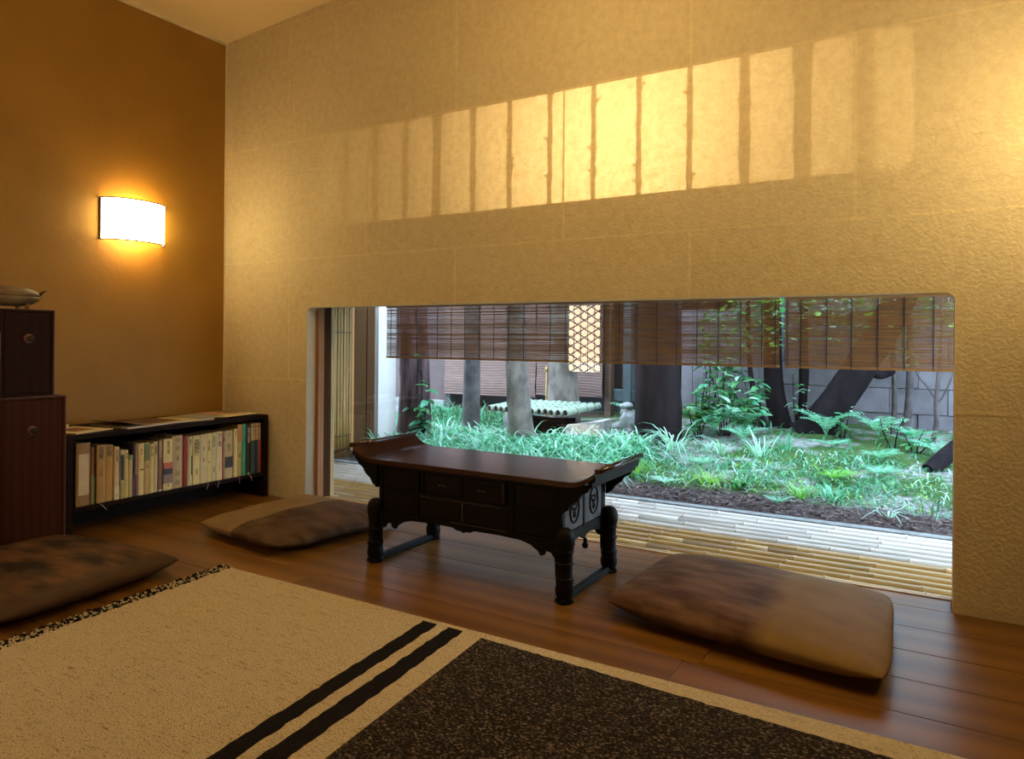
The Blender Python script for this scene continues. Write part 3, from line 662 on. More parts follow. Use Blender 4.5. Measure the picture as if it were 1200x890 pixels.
booklet('dark-covered magazine with a curled-up pale page corner', 0.25, -0.68, 0.135, 0.17, 0.12, (0.10, 0.05, 0.03), [(-0.95, 0.1, -1.0, -0.35, (0.66, 0.58, 0.44)), (0.80, 1.0, -1.0, 1.0, (0.55, 0.45, 0.36))], th=0.008, curl=0.028)
booklet('yellowish white magazine under the blue-grey one', 0.24, -0.42, 0.13, 0.09, -0.1, (0.58, 0.47, 0.22), [(0.2, 0.9, -0.9, 0.9, (0.64, 0.56, 0.42))], th=0.005)
booklet('blue-grey magazine in the middle of the shelf top', 0.24, -0.35, 0.12, 0.08, 0.2, (0.26, 0.26, 0.30), [(-0.7, 0.7, -0.6, 0.2, (0.34, 0.33, 0.36))], z=SZ + 0.0075, th=0.003)
booklet('reddish-brown patterned magazine near the room corner', 0.19, -0.17, 0.13, 0.11, 0.1, (0.40, 0.24, 0.19), [(-0.8, 0.8, -0.2, 0.1, (0.5, 0.36, 0.2)), (-0.8, 0.8, 0.4, 0.8, (0.26, 0.12, 0.10))], th=0.006)
booklet('white brochure at the front of the shelf top near the corner', 0.335, -0.17, 0.05, 0.12, 0.05, (0.66, 0.57, 0.42), [], z=SZ + 0.0078, th=0.002)

# ================================================================== TABLE
TX, TY = 2.175, -0.405
tb = thing('low_table', 'low dark lacquered altar-style table with upturned ends and carved legs', 'table', (TX, TY, 0))
# top with everted ends (profile in x,z extruded along y)
hl = 0.555; zt = 0.418
up = []
for k in range(13):
    u = k / 12; up.append((-hl + 0.115 * u, zt + 0.052 * (1 - u) ** 2.2))
top_line = up + [(-x, z) for x, z in reversed(up)]
low_line = [(x * 0.998 + (0.004 if x < 0 else -0.004), z - 0.020 - 0.002 * (1 if abs(x) < 0.4 else 0)) for x, z in top_line]
low_line[0] = (top_line[0][0] + 0.010, top_line[0][1] - 0.017); low_line[-1] = (-low_line[0][0], low_line[0][1])
mb = MB(); n = len(top_line); Y0, Y1 = -0.212, 0.206
vs = []
for y in (Y0, Y1):
    vs += [(x, y, z) for x, z in top_line]; vs += [(x, y, z) for x, z in low_line]
fs = []
for k in range(n - 1):
    fs += [(k, k + 1, 2 * n + k + 1, 2 * n + k), (n + k, 3 * n + k, 3 * n + k + 1, n + k + 1), (k, n + k, n + k + 1, k + 1), (2 * n + k, 2 * n + k + 1, 3 * n + k + 1, 3 * n + k)]
fs += [(0, 2 * n, 3 * n, n), (n - 1, 2 * n - 1, 4 * n - 1, 3 * n - 1)]
mb.add(vs, fs); mb.build('table_top', MAT['table_top'], tb, bevel=0.003)
for s in (-1, 1):      # scroll roll and groove along each upturned end
    MB().tube([(s * (hl - 0.003), Y0, zt + 0.046), (s * (hl - 0.003), Y1, zt + 0.046)], 0.0095, 12).build('end_scroll', MAT['table_top'], tb)
    MB().box((s * (hl - 0.014) - 0.004, Y0 + 0.002, zt + 0.006), (s * (hl - 0.014) + 0.004, Y1 - 0.002, zt + 0.030)).box((s * (hl - 0.03) - 0.008, Y0 + 0.004, zt - 0.012), (s * (hl - 0.03) + 0.008, Y1 - 0.004, zt + 0.010)).build('end_moulding', MAT['black_wood'], tb, bevel=0.003)
    # curved bracket under the overhang
    pr = [(s * 0.415, zt - 0.021), (s * 0.530, zt - 0.001), (s * 0.515, zt - 0.028), (s * 0.492, zt - 0.040), (s * 0.478, zt - 0.062), (s * 0.452, zt - 0.080), (s * 0.440, zt - 0.100), (s * 0.415, zt - 0.115)]
    for yy in (Y0 + 0.004, Y1 - 0.022): MB().prism(pr, 'y', yy, yy + 0.018).build('bracket', MAT['black_wood'], tb, bevel=0.002)
BX, BY0, BY1, BZ0, BZ1 = 0.412, -0.195, 0.190, 0.195, 0.398
MB().box((-BX + 0.008, BY0 + 0.010, BZ0 + 0.004), (BX - 0.008, BY1 - 0.010, BZ1)).build('body', MAT['dark_wood'], tb)
fb = MB()
def fr_x(z0, z1): fb.box((-BX, BY0, z0), (BX, BY0 + 0.0095, z1))
fr_x(BZ1 - 0.014, BZ1); fr_x(0.292, 0.302); fr_x(BZ0, 0.208)
for xx in (-BX, -0.222, BX - 0.016, 0.210): fb.box((xx, BY0 - 0.0005, BZ0), (xx + 0.016 if abs(xx) > .3 else xx + 0.010, BY0 + 0.009, BZ1))
fb.box((-0.195, BY0 - 0.0004, 0.302), (-0.187, BY0 + 0.009, 0.384)); fb.box((0.178, BY0 - 0.0004, 0.302), (0.186, BY0 + 0.009, 0.384))
fb.build('front_frame', MAT['black_wood'], tb, bevel=0.0012)
for (x0, x1, z0, z1, nm) in ((-0.394, -0.226, 0.304, 0.382, 'panel'), (0.222, 0.394, 0.304, 0.382, 'panel'), (-0.394, -0.226, 0.210, 0.290, 'panel'), (0.222, 0.394, 0.210, 0.290, 'panel'), (-0.185, -0.006, 0.304, 0.382, 'drawer'), (-0.003, 0.176, 0.304, 0.382, 'drawer'), (-0.210, -0.003, 0.210, 0.290, 'door'), (0.0, 0.208, 0.210, 0.290, 'door')):
    p = MB().box((x0, BY0 + 0.003, z0), (x1, BY0 + 0.012, z1)).build(nm, MAT['dark_wood'], tb, bevel=0.0015)
    MB().box((x0 + 0.014, BY0 + 0.0015, z0 + 0.014), (x1 - 0.014, BY0 + 0.004, z1 - 0.014)).build('raised_field', MAT['dark_wood'], p, bevel=0.001)
    if nm == 'drawer':
        xm = (x0 + x1) / 2
        for dx in (-0.014, 0.0, 0.014):
            MB().tube([(xm + dx, BY0 + 0.002, 0.343), (xm + dx, BY0 - 0.004, 0.343)], [0.0035, 0.0025], 8).build('stud', MAT['brass'], p)
MB().box((-0.205, BY0 - 0.0014, 0.2908), (0.17, BY0 - 0.0004, 0.2915)).box((-0.003, BY0 - 0.0022, 0.215), (-0.0015, BY0 + 0.002, 0.288)).box((-0.06, BY0 - 0.0016, 0.2080), (0.19, BY0 - 0.0002, 0.2090)).box((0.175, BY0 - 0.0014, 0.31), (0.1765, BY0, 0.378)).build('inlay_line', MAT['brass'], tb)
# side panels with medallions
STN = M('grey_inlay_panel', (0.10, 0.10, 0.115), (0.05, 0.05, 0.06), 30, 0.5, bmp=0.4, bscale=80)
for s in (-1, 1):
    for (y0, y1) in ((-0.160, -0.014), (0.008, 0.155)):
        p = MB().box((s * (BX - 0.006) - 0.004, y0, 0.226), (s * (BX - 0.006) + 0.004, y1, 0.372)).build('side_panel', STN, tb, bevel=0.001)
        ym = (y0 + y1) / 2; ring = [(s * (BX - 0.001), ym + 0.036 * math.cos(a * PI / 10), 0.299 + 0.050 * math.sin(a * PI / 10)) for a in range(21)]
        MB().tube(ring, 0.004, 6, cap=False).build('medallion_ring', MAT['black_wood'], p)
        mb = MB()
        lp = [(s * (BX - 0.001), ym + (0.015 + 0.007 * math.cos(3 * a * PI / 15)) * math.cos(a * PI / 15 + 0.5), 0.299 + (0.022 + 0.009 * math.cos(3 * a * PI / 15)) * math.sin(a * PI / 15 + 0.5)) for a in range(31)]
        mb.tube(lp, 0.0032, 6, cap=False)
        mb.tube([(s * (BX - 0.003), ym, 0.299), (s * (BX + 0.002), ym, 0.299)], 0.005, 8)
        mb.build('carved_flower', MAT['black_wood'], p)
    f2 = MB()
    for (y0, y1, z0, z1) in ((BY0, -0.162, BZ0, BZ1), (-0.012, 0.006, 0.212, 0.386), (0.157, BY1, BZ0, BZ1), (-0.162, 0.157, 0.374, BZ1), (-0.162, 0.157, BZ0, 0.222)):
        f2.box((s * (BX + 0.0) - 0.008 if s > 0 else -BX, y0, z0), (BX if s > 0 else -BX + 0.008, y1, z1))
    f2.build('side_frame', MAT['black_wood'], tb, bevel=0.002)
# scalloped apron, front and back
ap = [(-0.412, 0.205), (-0.412, 0.140), (-0.385, 0.143), (-0.372, 0.160), (-0.352, 0.164), (-0.345, 0.148), (-0.330, 0.143), (-0.318, 0.160), (-0.305, 0.166), (-0.29, 0.176), (-0.25, 0.186), (-0.15, 0.190), (-0.05, 0.189), (-0.03, 0.180), (-0.012, 0.180), (0.0, 0.174)]
poly = ap + [(-x, z) for x, z in reversed(ap[:-1])]
for yy in (BY0 + 0.001, BY1 - 0.015): MB().prism(poly, 'y', yy, yy + 0.014).build('apron', MAT['black_wood'], tb, bevel=0.002)
aps = [(-0.19, 0.205), (-0.19, 0.150), (-0.165, 0.152), (-0.150, 0.168), (-0.11, 0.180), (-0.05, 0.188), (-0.02, 0.182), (0, 0.170)]
poly = aps + [(-x, z) for x, z in reversed(aps[:-1])]
for s in (-1, 1): MB().prism(poly, 'x', s * 0.405 - 0.006, s * 0.405 + 0.006).build('side_apron', MAT['black_wood'], tb, bevel=0.002)
for s in (-1, 1):
    for yy in (-0.197, 0.192):
        L = MB()
        prof = [(0.014, 0.256), (0.026, 0.250), (0.034, 0.238), (0.038, 0.220), (0.037, 0.200), (0.033, 0.186), (0.030, 0.165), (0.029, 0.120), (0.030, 0.090), (0.035, 0.074), (0.032, 0.062), (0.036, 0.048), (0.036, 0.034), (0.032, 0.022), (0.026, 0.014), (0.032, 0.006), (0.032, 0.0)]
        L.lathe(prof, (s * 0.428, yy, 0), 14, 0, 0.92, 0.92)
        # pierced strap beside the shank, knuckle rings and toes
        xi = s * 0.398
        L.tube([(xi, yy, 0.205), (xi - s * 0.004, yy, 0.15), (xi - s * 0.002, yy, 0.09), (xi + s * 0.008, yy, 0.055)], [0.008, 0.0045, 0.0045, 0.008], 6)
        for z in (0.083, 0.135, 0.178): L.lathe([(0.026, z - 0.007), (0.034, z), (0.026, z + 0.007)], (s * 0.428, yy, 0), 12)
        for a in range(5):
            aa = a * 2 * PI / 5; L.lathe([(0.002, 0.0), (0.010, 0.003), (0.011, 0.010), (0.004, 0.018)], (s * 0.428 + 0.024 * math.cos(aa), yy + 0.024 * math.sin(aa), 0), 8)
        L.build('leg', MAT['black_wood'], tb)
    MB().box((s * 0.428 - 0.013, -0.175, 0.002), (s * 0.428 + 0.013, 0.170, 0.026)).build('foot_rail', MAT['black_wood'], tb, bevel=0.004)
    MB().lathe([(0.002, -0.03), (0.010, -0.026), (0.013, -0.014), (0.006, -0.004), (0.009, 0.004), (0.004, 0.012)], (s * 0.405, 0.02, 0.158), 10).build('pendant_knob', MAT['black_wood'], tb)

# ================================================================== CUSHIONS
def cushion_mat(name, pale, dark, blot, edge, width=0.03, side=1):
    m, nt, b = new_mat(name)
    tc = nt.nodes.new('ShaderNodeTexCoord'); uv = tc.outputs['UV']
    sp = nt.nodes.new('ShaderNodeSeparateXYZ'); nt.links.new(uv, sp.inputs[0])
    n1 = noise_node(nt, uv, 6, 3)
    ad = nt.nodes.new('ShaderNodeMath'); ad.operation = 'MULTIPLY_ADD'; ad.inputs[1].default_value = 0.10; nt.links.new(n1, ad.inputs[0]); nt.links.new(sp.outputs[0], ad.inputs[2])
    mr = nt.nodes.new('ShaderNodeMapRange'); mr.interpolation_type = 'SMOOTHSTEP'
    mr.inputs['From Min'].default_value = edge + 0.05 - width; mr.inputs['From Max'].default_value = edge + 0.05 + width
    nt.links.new(ad.outputs[0], mr.inputs['Value'])
    mp = nt.nodes.new('ShaderNodeMapping'); mp.inputs['Scale'].default_value = (1.6, 3.2, 1); nt.links.new(uv, mp.inputs[0])
    n2 = noise_node(nt, mp.outputs[0], 2.6, 3, 0.5)
    d = ramp(nt, n2, [(0.38, dark), (0.66, blot)])
    n3 = noise_node(nt, uv, 5, 3); pc = ramp(nt, n3, [(0.3, pale), (0.75, tuple(v * 0.78 for v in pale))])
    mx = nt.nodes.new('ShaderNodeMix'); mx.data_type = 'RGBA'
    nt.links.new(mr.outputs[0], mx.inputs['Factor'])
    nt.links.new(d if side == 1 else pc, mx.inputs['A']); nt.links.new(pc if side == 1 else d, mx.inputs['B'])
    nt.links.new(mx.outputs['Result'], b.inputs['Base Color'])
    b.inputs['Roughness'].default_value = 0.6; b.inputs['Specular IOR Level'].default_value = 0.12
    v3 = nt.nodes.new('ShaderNodeTexVoronoi'); v3.inputs['Scale'].default_value = 130; nt.links.new(uv, v3.inputs['Vector'])
    bump(nt, b, v3.outputs['Distance'], 0.25, 0.002)
    return m
def cushion(name, label, corners, T, mat, seed, wr=0.006):
    cx = sum(c[0] for c in corners) / 4; cy = sum(c[1] for c in corners) / 4
    N = 44; rc = random.Random(seed); off = Vector((rc.uniform(0, 50), rc.uniform(0, 50), 0))
    def pos(u, v):
        a, b, c, d = corners; s, t = (u + 1) / 2, (v + 1) / 2
        return (a[0] * (1 - s) * (1 - t) + b[0] * s * (1 - t) + c[0] * s * t + d[0] * (1 - s) * t - cx, a[1] * (1 - s) * (1 - t) + b[1] * s * (1 - t) + c[1] * s * t + d[1] * (1 - s) * t - cy)
    vs = []; uvs = []
    for side in (1, -1):
        for j in range(N + 1):
            for i in range(N + 1):
                p, q = i / N * 2 - 1, j / N * 2 - 1
                u, v = math.sin(p * PI / 2), math.sin(q * PI / 2)
                # rounded outline
                k = 0.10
                uu = u * (1 - k * 0.5 * abs(v) ** 6); vv = v * (1 - k * 0.5 * abs(u) ** 6)
                e = (max(0, 1 - abs(u) ** 3.2) * max(0, 1 - abs(v) ** 3.2)) ** 0.45
                n = noise.noise(Vector((u * 2.0, v * 2.0, 0)) + off) * 0.5 + noise.noise(Vector((u * 5, v * 5, 3)) + off) * 0.25
                x, y = pos(uu, vv)
                zm = T * 0.52
                if side == 1: z = zm + (T * 0.48) * e * (0.9 + 0.12 * (1 - u * u) * (1 - v * v)) + wr * n * 2 * e
                else: z = max(0.0012, zm - zm * min(1, e * 1.15))
                # radial wrinkles near corners
                cr = (abs(u) * abs(v)) ** 3
                if side == 1: z += 0.006 * cr * math.sin(math.atan2(abs(v), abs(u)) * 34) * e
                vs.append((x, y, z)); uvs.append(((u + 1) / 2, (v + 1) / 2))
    M1 = (N + 1) ** 2; fs = []
    for j in range(N):
        for i in range(N):
            a = j * (N + 1) + i; fs.append((a, a + 1, a + N + 2, a + N + 1)); fs.append((M1 + a, M1 + a + N + 1, M1 + a + N + 2, M1 + a + 1))
    me = bpy.data.meshes.new(name); me.from_pydata(vs, [], fs)
    ul = me.uv_layers.new(name='UVMap')
    for lp in me.loops: ul.data[lp.index].uv = uvs[lp.vertex_index]
    for p in me.polygons: p.use_smooth = True
    bm = bmesh.new(); bm.from_mesh(me); bmesh.ops.remove_doubles(bm, verts=bm.verts, dist=0.0006); bm.to_mesh(me); bm.free()
    me.materials.append(mat)
    o = link(name, me, None, (cx, cy, 0.0008)); tag(o, label, 'cushion', 'floor cushions around the rug'); return o
cushion('floor_cushion', 'brown tie-dyed floor cushion with a golden tan right third, in front of the window', [(2.765, -0.665), (3.605, -0.80), (3.585, -0.10), (2.80, -0.02)], 0.105,
        cushion_mat('cushion_fabric_brown', (0.25, 0.150, 0.045), (0.075, 0.034, 0.014), (0.19, 0.10, 0.050), 0.60, 0.05), 4)
cushion('floor_cushion', 'floor cushion split into tan and dark brown halves, left of the low table', [(0.77, -0.73), (1.40, -0.80), (1.50, -0.10), (0.74, -0.03)], 0.090,
        cushion_mat('cushion_fabric_split', (0.27, 0.165, 0.065), (0.060, 0.030, 0.013), (0.13, 0.072, 0.033), 0.45, 0.012, side=-1), 9)
cushion('floor_cushion', 'dark brown floor cushion with coppery worn streaks beside the cabinets', [(0.50, -1.90), (1.31, -1.80), (1.225, -1.09), (0.47, -1.16)], 0.095,
        cushion_mat('cushion_fabric_dark', (0.07, 0.034, 0.014), (0.020, 0.011, 0.006), (0.15, 0.068, 0.024), 0.90, 0.05), 15)

# ================================================================== RUG
def rug_mats():
    out = []
    for nm, stops, sc in (('rug_cream', [(0.28, (0.30, 0.19, 0.09)), (0.40, (0.66, 0.53, 0.33)), (0.8, (0.80, 0.67, 0.45))], 130), ('rug_black', [(0.3, (0.010, 0.008, 0.009)), (0.70, (0.02, 0.016, 0.016)), (0.82, (0.15, 0.11, 0.07))], 150), ('rug_charcoal', [(0.42, (0.020, 0.014, 0.014)), (0.56, (0.05, 0.036, 0.030)), (0.70, (0.32, 0.23, 0.15))], 130)):
        m, nt, b = new_mat(nm); v = coords(nt, (1, 1.5, 1), rot=(0, 0, 0.07)); v2 = coords(nt, (0.35, 1.8, 1))
        f = noise_node(nt, v, sc, 2, 0.5)
        if nm == 'rug_cream':
            f2 = noise_node(nt, v2, 60, 3, 0.6); mn = nt.nodes.new('ShaderNodeMath'); mn.operation = 'MINIMUM'
            a2 = nt.nodes.new('ShaderNodeMath'); a2.operation = 'ADD'; a2.inputs[1].default_value = 0.03; nt.links.new(f2, a2.inputs[0])
            nt.links.new(f, mn.inputs[0]); nt.links.new(a2.outputs[0], mn.inputs[1]); f = mn.outputs[0]
        nt.links.new(ramp(nt, f, stops), b.inputs['Base Color']); b.inputs['Roughness'].default_value = 0.95; b.inputs['Specular IOR Level'].default_value = 0.1
        vo = nt.nodes.new('ShaderNodeTexVoronoi'); vo.inputs['Scale'].default_value = 170; nt.links.new(v, vo.inputs['Vector'])
        bump(nt, b, vo.outputs['Distance'], 0.9, 0.006); out.append(m)
    return out
RM = rug_mats()
rug = thing('rug', 'large cream woven rug with two black stripes, charcoal field and black-and-cream edge', 'rug', (0, 0, 0))
SK = -0.075; ry0, ry1 = -3.6, -0.983
def rx(x, y): return x + SK * (y - ry1)
rr = random.Random(2)
def rug_piece(name, xa, xb, ya, yb, mat, ztop=0.0095, jag=0.003, step=0.02):
    """slab between skewed x lines xa..xb and y ya..yb with slightly ragged woven edges"""
    n = max(2, int((yb - ya) / step)); mb = MB(); vs = []
    for i in range(n + 1):
        y = ya + (yb - ya) * i / n
        l = rx(xa, y) + rr.uniform(-jag, jag); r_ = rx(xb, y) + rr.uniform(-jag, jag)
        vs += [(l, y, 0.0005), (l, y, ztop), (r_, y, ztop), (r_, y, 0.0005)]
    fs = [(0, 1, 2, 3), tuple(4 * n + k for k in (3, 2, 1, 0))]
    for i in range(n):
        a = 4 * i
        for k in range(4): fs.append((a + k, a + (k + 1) % 4, a + 4 + (k + 1) % 4, a + 4 + k))
    mb.add(vs, fs); return mb.build(name, mat, rug)
rug_piece('woven_field', 1.345, 4.30, ry0, ry1, RM[0], 0.0095, 0.0015)
rug_piece('stripe', 2.305, 2.358, ry0, ry1 - 0.022, RM[1], 0.0105)
rug_piece('stripe', 2.400, 2.458, ry0, ry1 - 0.022, RM[1], 0.0105)
# charcoal field with its far edge drifting away from the rug edge
mb = MB(); vs = []; n = 100
for i in range(n + 1):
    x = 2.530 + (4.05 - 2.53) * i / n; yb = ry1 - 0.033 - 0.048 * (x - 2.53) + rr.uniform(-0.003, 0.003)
    xb = x - SK * (ry0 - ry1) * 0
    vs += [(rx(x, ry0), ry0 + 0.0, 0.0105), (rx(x, yb), yb, 0.0105), (rx(x, yb), yb, 0.009), (rx(x, ry0), ry0, 0.009)]
fs = [(0, 3, 2, 1), tuple(4 * n + k for k in (0, 1, 2, 3))]
for i in range(n):
    a = 4 * i
    for k in range(4): fs.append((a + k, a + (k + 1) % 4, a + 4 + (k + 1) % 4, a + 4 + k))
mb.add(vs, fs); mb.build('charcoal_field', RM[2], rug)
# fringe of mixed black and cream yarn along the left edge
mb = MB()
for i in range(1500):
    y = rr.uniform(-3.0, ry1 + 0.006); x = rx(1.345, y) - rr.uniform(-0.006, 0.055)
    a = rr.uniform(0, PI); L = rr.uniform(0.010, 0.024); h = rr.uniform(0.003, 0.010)
    p0 = Vector((x - math.cos(a) * L / 2, y - math.sin(a) * L / 2, h * 0.5)); p1 = Vector((x, y, h + 0.0035)); p2 = Vector((x + math.cos(a) * L / 2, y + math.sin(a) * L / 2, h * 0.6))
    mb.tube([p0, p1, p2], 0.0032, 4, mi=0 if rr.random() < 0.60 else 1)
o = mb.build('fringe', [RM[1], RM[0]], rug, fix=False); o['kind'] = 'stuff'
rug_piece('fringe_backing', 1.292, 1.3435, -3.0, ry1, RM[1], 0.004, 0.004)

# ================================================================== VERANDA
deck = thing('bamboo_deck', 'deck of long bamboo poles laid side by side outside the window', 'deck', (1.9, 0.58, -0.10))
rd = random.Random(11)
y = 0.150; Yend = 1.012
MB().box((-2.10, -0.43, 0.0), (2.25, 0.43, 0.012)).build('support_board', MAT['beam'], deck)
NODEM = M('bamboo_node_scar', (0.26, 0.17, 0.08), (0.36, 0.25, 0.13), 20, 0.6)
i = 0
while y < Yend - 0.015:
    r = rd.uniform(0.0325, 0.0415)
    yc = y + r; y += 2 * r + 0.0025
    x = -0.168; first = True
    while x < 4.1:
        L = rd.uniform(1.6, 3.4); x2 = min(4.12, x + L)
        if 4.12 - x2 < 0.5: x2 = 4.12
        nodes = []; q = x + rd.uniform(0.08, 0.3)
        while q < x2 - 0.05: nodes.append(q); q += rd.uniform(0.22, 0.36)
        pts = [x]; rads = [r]
        for q in nodes: pts += [q - 0.010, q - 0.002, q + 0.003, q + 0.012]; rads += [r * 0.985, r * 1.06, r * 1.01, r * 0.985]
        pts.append(x2); rads.append(r)
        mb = MB(); mb.tube([(p - 1.9, yc - 0.58, 0.097 - r + rd.uniform(-.0006, .0006)) for p in pts], rads, 14)
        for q in nodes: mb.tube([(q - 0.0005 - 1.9, yc - 0.58, 0.097 - r), (q + 0.002 - 1.9, yc - 0.58, 0.097 - r)], r * 1.068, 14, mi=1)
        white = yc > 0.60  # outer poles paler: the sky light on them is put into their colour
        mb.build('bamboo_pole', [MAT['bamboo_skylit'] if white else MAT['bamboo'], NODEM], deck, fix=False)
        # dark node scars
        x = x2 + 0.002
    i += 1
tag(MB().box((-0.17, 1.055, -0.10), (5.3, 1.115, 0.000)).build('trim_4', MAT['curb'], bevel=0.004), kind='structure')
tag(MB().box((-0.17, 0.13, -0.16), (5.3, 1.05, -0.102)).build('trim_5', MAT['beam']), kind='structure')

# return wall on the left end of the veranda
rw = thing('veranda_screen', 'upright split-bamboo screen with dark panel closing the left end of the veranda', 'screen', (-0.19, 1.1, 0))
x = 0.0; yy = 0.42
MB().box((-0.035, -0.75, 0.04), (-0.012, 0.20, 1.30)).build('backing_board', MAT['post_dark'], rw)
rs = random.Random(8)
while yy < 1.28:
    wd = rs.uniform(0.026, 0.040)
    zs = [0.062, 0.30 + rs.uniform(-.1, .1), 0.34, 0.65 + rs.uniform(-.1, .1), 0.80, 1.05 + rs.uniform(-.1, .1), 1.29]; zs.sort()
    mb = MB(); mb.tube([(-0.004, yy + wd / 2 - 1.1, z) for z in zs], [wd / 2 * (1.0 if k % 2 == 0 else 1.05) for k in range(7)], 8, squash=1.0)
    for v in range(len(mb.v)): mb.v[v] = (mb.v[v][0] * 0.6, mb.v[v][1], mb.v[v][2])
    mb.build('bamboo_slat', MAT['bamboo_v'], rw, fix=False); yy += wd + 0.0012
for z in (0.16, 0.95): MB().box((0.006, -0.70, z), (0.010, 0.19, z + 0.006)).build('tie_cord', MAT['cord'], rw)
MB().box((-0.03, 0.185, 0.03), (0.012, 0.213, 1.32)).build('edge_post', MAT['post_orange'], rw)
MB().box((-0.030, 0.215, 0.03), (-0.004, 0.47, 1.32)).build('dark_panel', MAT['post_dark'], rw, bevel=0.002)
MB().box((-0.030, 0.37, 0.03), (0.004, 0.40, 1.32)).build('dark_stile', MAT['post_dark'], rw, bevel=0.002)
MB().box((-0.04, -0.75, -0.06), (0.022, 0.72, 0.040)).build('base_rail', MAT['post_dark'], rw, bevel=0.002)
WP = M('white_plaster', (0.60, 0.56, 0.54), (0.54, 0.50, 0.48), 4, 0.85, bmp=0.1)
tag(MB().box((-0.36, 1.580, -0.1), (-0.165, 1.800, 2.2)).build('wall_outside_left', WP, bevel=0.003), kind='structure')

# lintel and veranda roof
tag(MB().box((-0.5, 1.03, 1.145), (4.6, 1.13, 1.25)).build('trim_6', MAT['beam'], bevel=0.003), kind='structure')
tag(MB().box((-0.5, 0.07, 1.25), (4.6, 1.34, 1.285)).build('trim_7', MAT['beam']), kind='structure')
MAT['zinc'] = M('dark_roof_boards', (0.08, 0.05, 0.035), None, 6, 0.7)

# reed blinds
def blind(label, x0, x1, cords, seed):
    zt_, zb = 1.140, 0.772; Yb = 1.08; xc = (x0 + x1) / 2
    t = thing('reed_blind', label, 'blind', (xc, Yb, zb), 0, 'rolled-down reed blinds over the veranda edge')
    rn = random.Random(seed); h = (x1 - x0) / 2
    MB().box((-h, -0.010, zt_ - zb - 0.014), (h, 0.010, zt_ - zb + 0.002)).build('head_bar', MAT['reed'], t, bevel=0.002)
    MB().box((-h, -0.006, 0.0), (h, 0.006, 0.014)).build('bottom_bar', MAT['reed'], t, bevel=0.002)
    mb = MB(); z = 0.0152
    while z < zt_ - zb - 0.016:
        r = rn.uniform(0.0013, 0.0021); gap = rn.uniform(0.0, 0.0006) if rn.random() < 0.66 else rn.uniform(0.0008, 0.0026)
        xs = [-h + 2 * h * k / 14 for k in range(15)]; tilt = rn.uniform(-0.0007, 0.0007)
        mb.tube([(x_ + (rn.uniform(-0.01, 0.01) if 0 < k < 14 else 0), rn.uniform(-0.001, 0.001), z + r + tilt * (k / 14 - 0.5) + rn.uniform(-0.0004, 0.0004)) for k, x_ in enumerate(xs)], [r * rn.uniform(0.8, 1.05) for _ in xs], 4, cap=False, smooth=False)
        z += 2 * r + gap
    o = mb.build('reeds', MAT['reed'], t, fix=False); o['kind'] = 'stuff'
    for cx in cords:
        MB().tube([(cx - xc, -0.0045, 0.0), (cx - xc, -0.0045, zt_ - zb)], 0.0024, 5).build('cord', MAT['cord'], t)
blind('wide brown reed blind over the left and middle of the veranda edge', 0.350, 3.005, [0.392, 0.455, 0.625, 0.800, 0.914, 1.025, 1.140, 1.252, 1.362, 1.475, 1.662, 1.768, 1.865, 1.99, 2.117, 2.228, 2.345, 2.459, 2.574, 2.691, 2.808, 2.918, 2.985], 1)
blind('narrower brown reed blind at the right end of the veranda edge', 3.030, 4.25, [3.045, 3.111, 3.232, 3.345, 3.461, 3.574, 3.694, 3.81, 3.93, 4.05, 4.17], 2)

